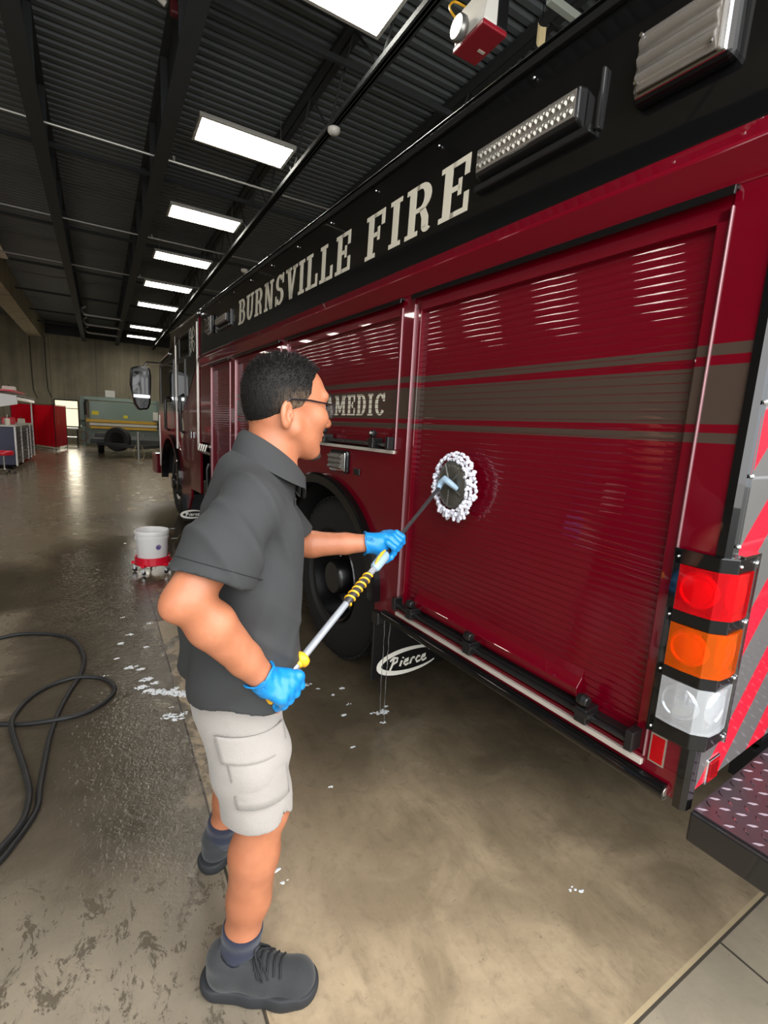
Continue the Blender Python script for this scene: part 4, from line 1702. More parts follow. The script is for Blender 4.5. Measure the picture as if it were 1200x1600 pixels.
# eyes, brows, goatee
for s in (-1, 1):
    e_ = MB().sphere(H(.092, .033 * s, -.005), .012, nu=16, nv=10).build('eye', M['eye'], person, origin=PO, smooth=60)
    MB().sphere(H(.1, .034 * s, -.005), .0052, nu=12, nv=8).build('iris', M['iris'], e_, origin=PO, smooth=60)
    MB().tube([H(.114, .014 * s, .022), H(.112, .034 * s, .029), H(.095, .054 * s, .022)], [.003, .0042, .0022], 6).build('eyebrow', M['hair'], person, origin=PO)
g = Field(ax_((.44, .55, .0025)), ax_((1.15, 1.27, .0025)), ax_((1.39, 1.47, .0025)))
g.ell(H(.098, 0, -.133), (.0225, .02, .0145), HB, .006)
g.ell(H(.11, 0, -.114), (.009, .01, .013), HB, .008)
r_ = np.random.RandomState(5)
g.wobble(lambda x, y, z: .0016 * np.sin(x * 900 + z * 700) * np.sin(y * 800) + 0 * z)
g.build('goatee', M['beard'], person, PO, 0)

# ---- glasses
gl = MB()
for s in (-1, 1):
    loop = [H(.124 - .012 * abs(c - .036) / .036 * (1 if c > .036 else .2), c * s, -.012 + d_) for c, d_ in
            ((.012, .012), (.018, .017), (.05, .017), (.058, .011), (.056, -.008), (.046, -.019), (.024, -.019), (.014, -.01), (.012, .012))]
    gl.tube(loop, .0022, 6)
    gl.tube([H(.112, .059 * s, .0), H(.106, .069 * s, .002), H(.03, .078 * s, .004), H(-.03, .083 * s, .0), H(-.052, .082 * s, -.02)], .0023, 6)
gl.tube([H(.124, -.012, -.004), H(.129, 0, -.001), H(.124, .012, -.004)], .002, 6)
go = gl.build('glasses', M['frame_black'], person, origin=PO, smooth=50)
for s in (-1, 1):
    lw_ = MB()
    c8 = [H(.1235 - .012 * abs(c - .036) / .036 * (1 if c > .036 else .2), c * s, -.012 + d_) for c, d_ in
          ((.012, .012), (.018, .017), (.05, .017), (.058, .011), (.056, -.008), (.046, -.019), (.024, -.019), (.014, -.01))]
    lw_.face_add(list(c8) + [p + Hf * .0015 for p in c8], [tuple(range(8)), tuple(range(15, 7, -1))] + [(i, 8 + i, 8 + (i + 1) % 8, (i + 1) % 8) for i in range(8)])
    lw_.build('lens', M['lens_glass'], go, origin=PO)

# ---- polo shirt
t = Field(ax_((.05, .64, .005)), ax_((.86, 1.53, .005)), ax_((.76, 1.47, .005)))
for s in (-1, 1):
    t.chain([(.288, 1.205 + .085 * s, .76), (.288, 1.205 + .085 * s, .93), (.305, 1.2 + .09 * s, 1.1), (.322, 1.2 + .095 * s, 1.25)], [.138, .124, .108, .095], .05)
t.chain([(.312, 1.2, 1.0), (.316, 1.2, 1.28), (.325, 1.2, 1.36)], [.115, .104, .085], .04)
t.ell((.34, 1.21, 1.21), (.1, .155, .13), None, .05)
t.chain([(.33, 1.2, 1.34), (.275, 1.05, 1.318)], [.075, .068], .05)
t.chain([(.33, 1.2, 1.34), (.355, 1.36, 1.318)], [.075, .068], .05)
t.cap((.352, 1.2, 1.36), (.36, 1.2, 1.42), .075, .062, .03)
# sleeves
sr = Field(t.ax[0], t.ax[1], t.ax[2])
rd = np.array([-.5, -.3, -.82]); rd /= np.linalg.norm(rd)
rc = np.array([.186, .982, 1.182])
sr.chain([(.275, 1.05, 1.312), rc + rd * -.06, rc + rd * .06], [.072, .079, .086], .02)
sr.cut(rc, (-.36, -.2, -.9))
sr.cap(rc + rd * .06, rc - rd * .03, .074, .068, .01, 'sub')
ld = J['lel'] - np.array([.362, 1.36, 1.322]); ld /= np.linalg.norm(ld)
lc = np.array([.5, 1.405, 1.15])
sl_ = Field(t.ax[0], t.ax[1], t.ax[2])
sl_.chain([(.362, 1.36, 1.315), lc + ld * .07], [.073, .078], .02)
sl_.cut(lc, (.55, .05, -.83))
sl_.cap(lc + ld * .07, lc - ld * .03, .064, .056, .01, 'sub')
sll = (slice(None),) * 3
t.merge(sll, sr.D, .012)
t.merge(sll, sl_.D, .025)
t.cut((.3, 1.2, .84), (.03, -.0, -1))
t.chain([(.288, 1.12, .76), (.288, 1.12, .84)], [.11, .105], .01, 'sub')
t.chain([(.288, 1.29, .76), (.288, 1.29, .84)], [.11, .105], .01, 'sub')
t.cut((.37, 1.2, 1.435), (.52, 0, .85), (.2, 1.05, 1.3), (.6, 1.35, 1.5))


def folds(x, y, z):
    f = .0055 * np.sin(26 * (x - .3) + 17 * (z - 1) + 3 * y) * np.sin(9 * z + 12 * x)
    f = f + .0055 * np.sin(38 * (z - .9) - 24 * (x - .2) + 10 * y) * np.clip((1.15 - z) / .3, 0, 1)
    f = f + .006 * np.sin(30 * (x * .8 + z * .5) + 8 * y) * np.clip((1.25 - y) / .2, 0, 1) * np.clip((z - 1.1) / .15, 0, 1)
    rdg = lambda ph, w_: np.exp(-(np.sin(ph) / w_) ** 2)
    f = f - .006 * rdg(30 * (z - 1.0) + 22 * (x - .3) + 6 * y, .45) * np.clip((1.12 - z) / .12, 0, 1) * np.clip((z - .8) / .08, 0, 1) * np.clip((x - .2) / .1, 0, 1)
    f = f - .005 * rdg(26 * (x - .3) - 9 * (z - 1.1), .4) * np.clip((1.2 - z) / .15, 0, 1) * np.clip((z - .84) / .1, 0, 1)
    f = f - .006 * rdg(34 * (x - .2) + 16 * (z - 1.2) + 10 * y, .4) * np.clip((1.1 - y) / .08, 0, 1) * np.clip((z - 1.14) / .06, 0, 1)
    return f


t.wobble(folds)
shirt = t.build('polo_shirt', M['shirt'], person, PO, 1, True)
# collar
def ring_at(th, back, side, front, w=0.0):
    """closed loop about the neck, th = 0 at the front"""
    c, s = math.cos(th), math.sin(th)
    m = np.array([(back[0] + front[0]) / 2, 1.2, 0])
    ex = (front[0] - back[0]) / 2
    k = (1 + c) / 2
    z = back[1] * (1 - k) + front[1] * k + side[1] * math.sin(th) ** 2
    return np.array([m[0] + ex * c, 1.2 + side[0] * s, z])


cl = MB()
rows = [[], [], [], [], []]
N = 44
gap = .16
for i in range(N + 1):
    th = gap + (2 * math.pi - 2 * gap) * i / N
    tip = max(0, 1 - abs(th - gap) / .5, 1 - abs(2 * math.pi - gap - th) / .5)
    a0 = ring_at(th, (.304, 1.468), (.064, .004), (.444, 1.368))
    a1 = ring_at(th, (.302, 1.482), (.068, .006), (.452, 1.376))
    a2 = ring_at(th, (.292, 1.472), (.08, .004), (.462, 1.362))
    a3 = ring_at(th, (.276, 1.432), (.105, -.01), (.462, 1.338)) + np.array([.0, 0, -.03 * tip])
    a4 = a3 + np.array([-.002, 0, .006]) * 1 - np.array([math.cos(th), math.sin(th), 0]) * .006
    for r, q in zip(rows, (a0, a1, a2, a3, a4)):
        r.append(tuple(q))
cl.grid(rows)
co_ = cl.build('collar', M['shirt'], shirt, origin=PO, smooth=60)
sd_ = co_.modifiers.new('thick', 'SOLIDIFY'); sd_.thickness = .003; sd_.offset = 0
# placket, chest badge, seams
pk = MB()
pl_ = [(.43, 1.335), (.436, 1.29), (.437, 1.23), (.432, 1.19)]
pk.grid([[(x_ + .004, 1.188 + .028 * k, z_) for x_, z_ in pl_] for k in (0, 1)])
po_ = pk.build('placket', M['shirt'], shirt, origin=PO)
sd_ = po_.modifiers.new('thick', 'SOLIDIFY'); sd_.thickness = .004
bt = MB()
for x_, z_ in ((.436, 1.305), (.44, 1.255), (.438, 1.205)):
    bt.lathe([(.005, 0), (.005, .003), (0, .0035)], (x_ + .004, 1.202, z_), (1, 0, .25), 10)
bt.build_each('button', M['frame_black'], shirt, origin=PO)

# stitched sleeve hem and chest badge sit on the cloth surface
from mathutils.bvhtree import BVHTree
sbv = BVHTree.FromPolygons([tuple(v.co) for v in shirt.data.vertices], [tuple(q_.vertices) for q_ in shirt.data.polygons])
rim_n = np.array([-.36, -.2, -.9]); rim_n /= np.linalg.norm(rim_n)
c_ = rc - rim_n * .022 - np.array(PO)
u1 = np.cross(rim_n, (0, 0, 1)); u1 /= np.linalg.norm(u1); u2 = np.cross(rim_n, u1)
runs, cur = [], []
for a_ in np.linspace(0, 2 * math.pi, 91):
    d_ = u1 * math.cos(a_) + u2 * math.sin(a_)
    hit = sbv.ray_cast(Vector(c_ + d_ * .135), Vector(-d_), .09)
    if hit[0] is not None:
        cur.append(tuple(np.array(hit[0]) + np.array(PO) + d_ * .0002))
    else:
        if len(cur) > 3:
            runs.append(cur)
        cur = []
if len(cur) > 3:
    runs.append(cur)
M['stitch'] = material('dark_stitching', rgb(24, 25, 26), .9, 0, 0, .05)
if runs:
    MB().tube(max(runs, key=len), .0011, 5).build('hem_stitch', M['stitch'], shirt, origin=PO)


def chest(y, z, lift):
    hit = sbv.ray_cast(Vector((.6, y - PO[1], z)), Vector((-1, 0, 0)))
    return (hit[0].x + PO[0] + lift, y, z)


for (y0, y1, z0, z1), mt_, nm_, lf_ in (((1.255, 1.335, 1.232, 1.290), 'white_paint', 'chest_badge', .0015), ((1.262, 1.33, 1.222, 1.236), 'dolly_red', 'badge_band', .003)):
    if mt_ == 'dolly_red':
        M['dolly_red'] = material('badge_red', rgb(206, 20, 44), .6, 0, 0, .04)
    MB().grid([[chest(y0 + (y1 - y0) * i / 6, z0 + (z1 - z0) * j / 4, lf_) for i in range(7)] for j in range(5)]).build(nm_, M[mt_], shirt, origin=PO, smooth=60)

# ---- cargo shorts
q = Field(ax_((.10, .50, .005)), ax_((.93, 1.56, .005)), ax_((.44, .92, .005)))
q.ell((.287, 1.215, .80), (.118, .165, .13), None, .03)
q.chain([(.28, 1.145, .785), (.297, 1.10, .66), (.327, 1.075, .44)], [.105, .096, .086], .03)
q.chain([(.29, 1.31, .785), (.31, 1.38, .66), (.335, 1.42, .44)], [.105, .1, .085], .03)
q.cut((.325, 1.07, .508), (.05, -.1, -1), (.1, .9, .4), (.5, 1.235, .9))
q.cut((.335, 1.42, .515), (.1, .15, -1), (.1, 1.235, .4), (.5, 1.6, .9))
q.cut((.3, 1.2, .87), (0, 0, 1))
q.cap((.329, 1.073, .42), (.324, 1.078, .53), .078, .078, .008, 'sub')
q.cap((.335, 1.42, .42), (.335, 1.418, .54), .08, .08, .008, 'sub')
q.wobble(lambda x, y, z: .0035 * np.sin(34 * (z - .6) + 30 * (x - .3) + 14 * y) * np.sin(13 * x + 9 * z) +
         .0025 * np.sin(70 * (x + y)) * np.clip((.56 - z) / .06, 0, 1) + .003 * np.sin(45 * (z - .7) - 20 * x) * np.clip((.72 - z) / .1, 0, 1))
shorts = q.build('cargo_shorts', M['shorts'], person, PO, 2, True)


def leg_point(ang, z, off):
    """point on the outside of the right trouser leg; ang 0 looks towards the camera side"""
    pts = [((.28, 1.145), .785, .105), ((.297, 1.10), .66, .096), ((.327, 1.075), .44, .083)]
    for (c0, z0, r0), (c1, z1, r1) in zip(pts, pts[1:]):
        if z1 <= z <= z0 or z > .78:
            k = min(1, max(0, (z0 - z) / (z0 - z1)))
            c = lerp(c0, c1, k)
            r = r0 + (r1 - r0) * k
            break
    return (c[0] + math.sin(ang) * (r + off), c[1] - math.cos(ang) * (r + off), z)


def leg_patch(a0, a1, z0, z1, off, tilt=0.0, n=14):
    return [[leg_point(a0 + (a1 - a0) * i / n, z0 + (z1 - z0) * j / 8 + tilt * i / n, off) for i in range(n + 1)] for j in range(9)]


pc = MB().grid(leg_patch(-.7, .8, .585, .745, .003, -.005))
p1 = pc.build('cargo_pocket', M['shorts'], shorts, origin=PO, smooth=60)
m_ = p1.modifiers.new('thick', 'SOLIDIFY'); m_.thickness = .004; m_.offset = 1
pf = MB().grid(leg_patch(-.8, .88, .705, .768, .009, -.008))
p2 = pf.build('pocket_flap', M['shorts'], shorts, origin=PO, smooth=60)
m_ = p2.modifiers.new('thick', 'SOLIDIFY'); m_.thickness = .003; m_.offset = 1
cf = MB()
cf.grid(leg_patch(-3.1, 3.1, .515, .519, .003, 0, 40))
wb = MB()

# ---- socks and shoes
def shoe(heel, toe, ankle, side):
    heel, toe = np.array(heel), np.array(toe)
    F_ = (toe - heel); L = float(np.linalg.norm(F_)); F_ = F_ / L
    S_ = np.array([-F_[1], F_[0], 0])
    U_ = np.array([0, 0, 1.0])
    B_ = (F_, S_, U_)
    P = lambda f, s, u: heel + F_ * f * L + S_ * s + U_ * u
    lo, hi = np.minimum(heel, toe) - .09, np.maximum(heel, toe) + .09
    r = np.random.RandomState(2)
    st = .0034
    up = Field(ax_((lo[0], hi[0], st)), ax_((lo[1], hi[1], st)), ax_((-.012, .15, st)))
    up.chain([P(.15, 0, .048), P(.45, .0, .05), P(.82, -.004 * side, .038)], [.036, .038, .034], .04)
    up.chain([P(.6, 0, .04), P(.84, 0, .034)], [.044, .036], .03)
    up.ell(P(.86, -.004 * side, .036), (.04, .045, .032), B_, .03)
    up.chain([P(.17, 0, .06), P(.18, 0, .095)], [.044, .044], .03)
    up.cap(P(.3, 0, .085), P(.46, 0, .072), .03, .024, .03)
    up.ell(P(.09, 0, .07), (.028, .03, .045), B_, .02)
    up.ell(P(.1, 0, .1), (.03, .038, .022), B_, .02)
    up.cap(P(.22, 0, .17), P(.245, 0, .088), .037, .034, .006, 'sub')
    up.cap(P(.26, 0, .16), P(.38, 0, .122), .034, .024, .006, 'sub')
    up.cut((0, 0, .022), (0, 0, -1))
    u = up.build('shoe', M['shoe'], person, PO, 2, True)
    so = Field(up.ax[0], up.ax[1], ax_((-.012, .07, st)))
    so.chain([P(.12, 0, .02), P(.45, .004 * side, .018), P(.72, 0, .018), P(.86, 0, .02)], [.048, .045, .054, .05], .02)
    so.ell(P(.05, 0, .026), (.036, .042, .03), B_, .02)
    so.ell(P(.9, -.003 * side, .026), (.036, .046, .026), B_, .02)
    so.cut((0, 0, .038), (0, 0, 1))
    so.cut((0, 0, .001), (0, 0, -1))
    so.build('sole', M['sole'], u, PO, 1, True)
    from mathutils.bvhtree import BVHTree
    bv = BVHTree.FromPolygons([tuple(v.co) for v in u.data.vertices], [tuple(q_.vertices) for q_ in u.data.polygons])

    def on(f, s_, lift=.003):
        p_ = P(f, s_, 0) - np.array(PO)
        hit = bv.ray_cast(Vector((p_[0], p_[1], .3)), Vector((0, 0, -1)))
        z_ = hit[0].z if hit[0] is not None else .08
        return (p_[0] + PO[0], p_[1] + PO[1], z_ + lift)
    la = MB()
    for i in range(5):
        f = .45 + i * .06
        la.tube([on(f + .015, -.031), on(f + .008, -.02), on(f, -.008, .0045), on(f, .008, .0045), on(f + .008, .02), on(f + .015, .031)], .0033, 6)
    for s in (-1, 1):
        a = on(.43, 0, .006)
        a2 = (a[0], a[1], a[2] + .016)
        la.tube([a, a2, on(.47, .022 * s, .016), on(.53, .036 * s, .008), on(.55, .042 * s, .004), on(.5, .04 * s, .004), on(.45, .022 * s, .006), a], .0027, 6)
        la.tube([a, on(.5, .014 * s, .009), on(.57, .03 * s, .005), on(.6, .038 * s, .003)], .0024, 6)
    la.build('laces', M['lace'], u, origin=PO, smooth=50)
    tg = Field(up.ax[0], up.ax[1], ax_((.03, .16, st)))
    tg.box(P(.385, 0, .105), (.032, .024, .005), (F_ * .8 + U_ * -.55, S_, U_ * .8 + F_ * .55), .004)
    tg.build('tongue', M['shoe'], u, PO, 1, True)
    sk = Field(ax_((ankle[0] - .09, ankle[0] + .09, .004)), ax_((ankle[1] - .09, ankle[1] + .09, .004)), ax_((.04, .20, .004)))
    kn = J[side_name(side) + 'kn']
    d_ = (kn - np.array(ankle)); d_ /= np.linalg.norm(d_)
    sk.chain([P(.24, 0, .055), np.array(ankle) + d_ * .02, np.array(ankle) + d_ * .11], [.045, .051, .0555], .01)
    sk.cut(np.array(ankle) + d_ * .075, d_)
    sk.wobble(lambda x, y, z: .0012 * np.sin(160 * z + 20 * x) + 0 * y)
    sk.build('sock', M['sock'], person, PO, 1, True)
    return u


side_name = lambda s: 'r' if s < 0 else 'l'
sR = shoe((.194, 1.102, 0), (.432, .955, 0), J['ran'], -1)
sL = shoe((.252, 1.452, 0), (.47, 1.595, 0), J['lan'], 1)
sR['label'] = 'near shoe turned towards the camera'

# ---- gloved hands closed on the pole
POLE_A = np.array([.374, 1.02, .91])
POLE_B = np.array([1.174, 1.519, 1.297])
PD = (POLE_B - POLE_A) / np.linalg.norm(POLE_B - POLE_A)


def glove(wrist, elbow, at, n_dir, rod, name, first_up=1, e_dir=None, curl=(62, 5, -62, -118)):
    """fist about the pole: n_dir points from the pole to the palm, fingers close over the far edge"""
    g_ = PD * first_up
    e_ = np.array(e_dir, float) if e_dir is not None else at - np.array(wrist)
    e_ = e_ - PD * (e_ @ PD)
    n_ = np.array(n_dir, float)
    n_ = n_ - PD * (n_ @ PD); n_ /= np.linalg.norm(n_)
    e_ = e_ - n_ * (e_ @ n_); e_ /= np.linalg.norm(e_)
    fr_ = .0105
    R0 = rod + fr_ + .001
    lo = np.minimum(at, wrist) - .12
    hi = np.maximum(at, wrist) + .12
    st = .0026
    F = Field(ax_((lo[0], hi[0], st)), ax_((lo[1], hi[1], st)), ax_((lo[2], hi[2], st)))
    ang = lambda a, R: (e_ * math.cos(math.radians(a)) + n_ * math.sin(math.radians(a))) * R
    offs = (.033, .0115, -.0105, -.031)
    lens_ = (.97, 1.06, 1.0, .86)
    knk = []
    for i, (o, ln) in enumerate(zip(offs, lens_)):
        k0 = at + g_ * o * 1.06 + ang(72, R0 + .014) - e_ * .004
        knk.append(k0)
        a1, a2, a3 = curl[1] + 14 * (1 - ln), curl[2], curl[3] - 40 * (ln - .9)
        pts = [k0, at + g_ * o + ang(28, R0 + .0155 * ln), at + g_ * o + ang(a1 - 22, R0 + .012), at + g_ * o + ang(a2, R0 + .003), at + g_ * o * .97 + ang(a3, R0)]
        T = Field(F.ax[0], F.ax[1], F.ax[2])
        F.chain(pts, [.0118, .0112 * ln + .0004, .0106, .0098, .0088], .0035)
    # palm and back of the hand
    W = np.array(wrist)
    for i in range(4):
        root = lerp(W, at, .32) + g_ * offs[i] * .45 + n_ * .006
        F.chain([root, lerp(root, knk[i], .6) + n_ * .004, knk[i]], [.0155, .0135, .0125], .012)
    F.ell(lerp(W, lerp(knk[1], knk[2], .5), .58), (.034, .034, .016), (e_, g_, n_), .02)
    # thumb: leaves the side of the palm and closes the other way round
    tb0 = lerp(W, at, .34) + g_ * .026
    tb1 = at + g_ * .046 - e_ * .026 + n_ * .002
    tb2 = at + g_ * .05 + ang(205, R0 + .004)
    tb3 = at + g_ * .046 + ang(262, R0 + .002)
    F.chain([tb0, tb1, tb2, tb3], [.0165, .0135, .0118, .0096], .006)
    # cuff
    ad = W - np.array(elbow); ad /= np.linalg.norm(ad)
    F.chain([lerp(W, at, .4), W + ad * .004, W - ad * .036], [.031, .0315, .0375], .012)
    F.cut(W - ad * .032, -ad, W - .09, W + .05 * 0 + .09)
    F.cap(W - ad * .07, W - ad * .012, .035, .0305, .003, 'sub')
    F.wobble(lambda x, y, z: .0009 * np.sin(190 * (x * g_[0] + y * g_[1] + z * g_[2]) + 60 * x) * np.sin(150 * (x * e_[0] + y * e_[1] + z * e_[2])))
    o = F.build('glove', M['glove'], person, PO, 1, True)
    # rolled bead of the cuff
    c_ = W - ad * .031
    u1 = np.cross(ad, (0, 0, 1)); u1 /= np.linalg.norm(u1); u2 = np.cross(ad, u1)
    ringp = [c_ + (u1 * math.cos(a) + u2 * math.sin(a)) * (.0375 + .0012 * math.sin(5 * a)) + ad * .003 * math.sin(3 * a) for a in np.linspace(0, 2 * math.pi, 33)]
    MB().tube([tuple(p) for p in ringp], .0022, 6, False).build('cuff_bead', M['glove'], o, origin=PO, smooth=60)
    return o


GR = POLE_A + PD * (-.045)
gR = glove(J['rwr'], J['rel'], GR, (-.25, -.95, .15), .0105, 'r', 1, (.35, -.1, -.93))
GL = POLE_A + PD * .565
gL = glove(J['lwr'], J['lel'], GL, (-.1, .75, .66), .0075, 'l', -1)

# ---------------------------------------------------------------- brush on its telescopic pole
M['pole_silver'] = material('satin_pole', rgb(170, 176, 184), .35, .4, 0, .05, 30)
M['pole_dark'] = material('dark_rod', rgb(58, 56, 58), .4, .2, .2, .1, 30)
M['yellow'] = material('yellow_plastic', rgb(236, 178, 36), .4, 0, .2, .06, 20)
M['lever'] = material('grey_blue_plastic', rgb(150, 176, 196), .4, 0, .1, .08, 30)
M['noodle'] = cloth('white_chenille', rgb(214, 216, 232), rgb(236, 238, 246), 300, .95, .6)
M['pad'] = material('wet_dark_pad', rgb(72, 70, 64), .35, 0, .3, .5, 26, .4, 40)
brush = empty('wash_brush', tuple(POLE_A))
tag(brush, 'long-handled wash brush with white chenille head pressed on the red door', 'wash brush')
BO = tuple(POLE_A)
pp = lambda s: POLE_A + PD * s
PL = float(np.linalg.norm(POLE_B - POLE_A))
MB().tube([pp(-.085), pp(.0), pp(.50)], .0098, 16).build('outer_tube', M['pole_silver'], brush, origin=BO, smooth=50)
MB().tube([pp(-.088), pp(-.06)], .0125, 14).build('end_cap', M['yellow'], brush, origin=BO, smooth=50)
mb = MB()
mb.tube([pp(.022), pp(.03), pp(.036), pp(.044), pp(.05), pp(.056)], [.012, .0125, .021, .0225, .021, .011], 18)
mb.build('collar', M['yellow'], brush, origin=BO, smooth=50)
mb = MB()
mb.tube([pp(.262), pp(.272), pp(.392), pp(.402)], [.0105, .0128, .0128, .0105], 16)
cpl = mb.build('coupling', M['pole_dark'], brush, origin=BO, smooth=50)
a_ = np.cross(PD, (0, 0, 1)); a_ /= np.linalg.norm(a_); b_ = np.cross(PD, a_)
hel = []
for i in range(121):
    q = 2 * math.pi * 6 * i / 120
    hel.append(tuple(pp(.267 + .13 * i / 120) + (a_ * math.cos(q) + b_ * math.sin(q)) * .0128))
MB().tube(hel, .0034, 8).build('spiral_band', M['yellow'], cpl, origin=BO, smooth=60)
mb = MB()
mb.tube([pp(.432), pp(.442), pp(.50), pp(.515)], [.0115, .0165, .0185, .013], 16)
lvr = mb.build('clamp_sleeve', M['lever'], brush, origin=BO, smooth=50)
up_ = np.array([-.25, -.45, .85]); up_ -= PD * (up_ @ PD); up_ /= np.linalg.norm(up_)
MB().tube([tuple(pp(.44) + up_ * .014), tuple(pp(.455) + up_ * .024), tuple(pp(.48) + up_ * .028), tuple(pp(.505) + up_ * .024)], [.003, .005, .005, .003], 8).build('clamp_lever', M['yellow'], lvr, origin=BO, smooth=50)
MB().tube([pp(.49), pp(PL - .03)], .0072, 14).build('inner_rod', M['pole_dark'], brush, origin=BO, smooth=50)
# head lies on the roller door; plane axes in world space
ca_, sa_ = math.cos(TRUCK_TURN), math.sin(TRUCK_TURN)
EX = np.array([ca_, sa_, 0]); EY = np.array([-sa_, ca_, 0]); EZ = np.array([0, 0, 1.0])
TO = np.array([1.295, .524, 0])
trk = lambda x, y, z: TO + EX * x + EY * y + EZ * z
hc = trk(-.03, .975, 1.3)
tiltm = .13
A1 = EZ * math.cos(tiltm) + EY * math.sin(tiltm); A2 = EY * math.cos(tiltm) - EZ * math.sin(tiltm)
ra, rb = .122, .112
pd_ = MB()
rowsp = []
for rr_, d_ in ((1.0, .012), (1.0, -.008), (.9, -.016), (.55, -.02), (.3, -.013), (.0, -.012)):
    rowsp.append([tuple(hc + (A1 * ra * .8 * math.cos(q) + A2 * rb * .78 * math.sin(q)) * rr_ + EX * d_) for q in np.linspace(0, 2 * math.pi, 41)])
pd_.grid(rowsp)
pad = pd_.build('brush_pad', M['pad'], brush, origin=BO, smooth=50)
rbm = MB()
for k in range(5):
    q = math.radians(20 + 72 * k)
    rbm.tube([tuple(hc + (A1 * .02 * math.cos(q) + A2 * .02 * math.sin(q)) - EX * .02), tuple(hc + (A1 * ra * .72 * math.cos(q) + A2 * rb * .7 * math.sin(q)) - EX * .017)], .006, 8)
rbm.build('pad_rib', M['pad'], pad, origin=BO, smooth=60)
nd = MB()
r_ = np.random.RandomState(8)
for ring, (k_r, n_k, dx) in enumerate(((.84, 60, -.016), (.93, 72, -.006), (1.0, 76, .008), (.74, 44, .018), (.45, 24, .02))):
    for k in range(n_k):
        q = 2 * math.pi * (k + r_.rand() * .6) / n_k
        c0 = hc + (A1 * ra * math.cos(q) + A2 * rb * math.sin(q)) * k_r + EX * (dx + r_.normal(0, .003))
        rad_ = A1 * math.cos(q) + A2 * math.sin(q)
        tip = c0 + rad_ * (.007 + .006 * r_.rand()) + np.array([0, 0, -.005]) + EX * r_.normal(.0, .003) + A1 * r_.normal(0, .004) + A2 * r_.normal(0, .004)
        if ring < 3 and math.cos(q) < -.75 and r_.rand() < .25:
            tip = tip + np.array([0, 0, -.016])
        mid = (c0 + tip) / 2
        nd.tube([tuple(c0), tuple(c0 * .6 + mid * .4), tuple(mid), tuple(mid * .4 + tip * .6), tuple(tip)], [.0055, .0075, .0066, .0076, .0045], 7)
nd.build('chenille_fringe', M['noodle'], brush, origin=BO, smooth=70)
sw = MB()
k1 = POLE_B - PD * .035
sw.tube([tuple(k1), tuple(k1 + PD * .02 + EZ * .012), tuple(hc - EX * .055 + EZ * .024 - EY * .012), tuple(hc - EX * .045 - EY * .03 + EZ * .01), tuple(hc - EX * .018 - EY * .045 - EZ * .012)],
        [.0105, .0135, .0145, .0125, .01], 12)
sw.build('swivel', M['lever'], brush, origin=BO, smooth=60)

# ---------------------------------------------------------------- bucket and dolly
M['bucket'] = material('white_bucket', rgb(226, 224, 222), .35, 0, .2, .03, 6)
M['dolly'] = material('red_dolly', rgb(206, 16, 44), .35, 0, .3, .06, 10)
M['badge'] = material('purple_badge', rgb(78, 44, 128), .4, 0, 0, .05)
bx, by = .39, 5.04
dol = empty('bucket_dolly', (bx, by, 0))
tag(dol, 'red rolling dolly carrying the white bucket', 'dolly')
rg = MB()
rg.lathe([(.10, .085), (.148, .085), (.160, .092), (.156, .165), (.146, .165), (.146, .10), (.10, .10)], (0, 0, 0), (0, 0, 1), 40)
rg.build('ring', M['dolly'], dol, smooth=35)
for k in range(5):
    a = math.radians(20 + 72 * k)
    c = Vector((.168 * math.cos(a), .168 * math.sin(a), 0))
    arm_ = MB()
    arm_.obox(c * .96 + Vector((0, 0, .095)), [(math.cos(a), math.sin(a), 0), (-math.sin(a), math.cos(a), 0), (0, 0, 1)], (.028, .02, .014))
    ao = arm_.build('caster_arm', M['dolly'], dol, bevel=.006)
    cs_ = MB()
    cs_.tube([c + Vector((0, 0, .085)), c + Vector((0, 0, .05))], .006, 8)
    cs_.obox(c + Vector((0, 0, .045)), [(1, 0, 0), (0, 1, 0), (0, 0, 1)], (.008, .013, .016))
    cs_.build('caster_fork', M['steel'], ao)
    MB().lathe([(0, -.009), (.02, -.009), (.023, 0), (.02, .009), (0, .009)], c + Vector((.004, 0, .0245)), (math.sin(a), math.cos(a), 0), 16).build('caster_wheel', M['black_rubber'], ao, smooth=40)
bk_ = empty('bucket', (bx, by, .1))
tag(bk_, 'white plastic wash bucket with a round purple sticker, on the red dolly', 'bucket')
bm_ = MB()
bm_.lathe([(0, .002), (.130, .002), (.134, .008), (.143, .235), (.150, .237), (.1505, .262), (.1465, .264), (.147, .285), (.154, .287), (.1555, .315), (.152, .322), (.146, .32), (.143, .28), (.129, .02), (0, .018)], (0, 0, 0), (0, 0, 1), 56)
bm_.build('shell', M['bucket'], bk_, smooth=35)
MB().lathe([(0, .2), (.141, .2)], (0, 0, 0), (0, 0, 1), 40).build('wash_water', material('soapy_water', rgb(190, 196, 200), .1, 0, 0, .1, 8), bk_)
bd = MB()
a0 = math.radians(-72)
for r0_, r1_, dd in ((.0, .026, .0012),):
    n = 20
    pts = []
    for k in range(n):
        q = 2 * math.pi * k / n
        aa = a0 + r1_ * math.cos(q) / .14
        z_ = .17 + r1_ * math.sin(q)
        R_ = .134 + .009 * (z_ - .008) / .227 + dd
        pts.append((R_ * math.cos(aa), R_ * math.sin(aa), z_))
    bd.face_add(pts, [tuple(range(n))])
stk = bd.build('sticker', M['badge'], bk_)
bd = MB()
for k in range(12):
    q0, q1 = 2 * math.pi * k / 12, 2 * math.pi * (k + .6) / 12
    vs = []
    for q, rr_ in ((q0, .017), (q1, .017), (q1, .021), (q0, .021)):
        aa = a0 + rr_ * math.cos(q) / .14
        z_ = .17 + rr_ * math.sin(q)
        R_ = .134 + .009 * (z_ - .008) / .227 + .0018
        vs.append((R_ * math.cos(aa), R_ * math.sin(aa), z_))
    bd.face_add(vs, [(0, 1, 2, 3)])
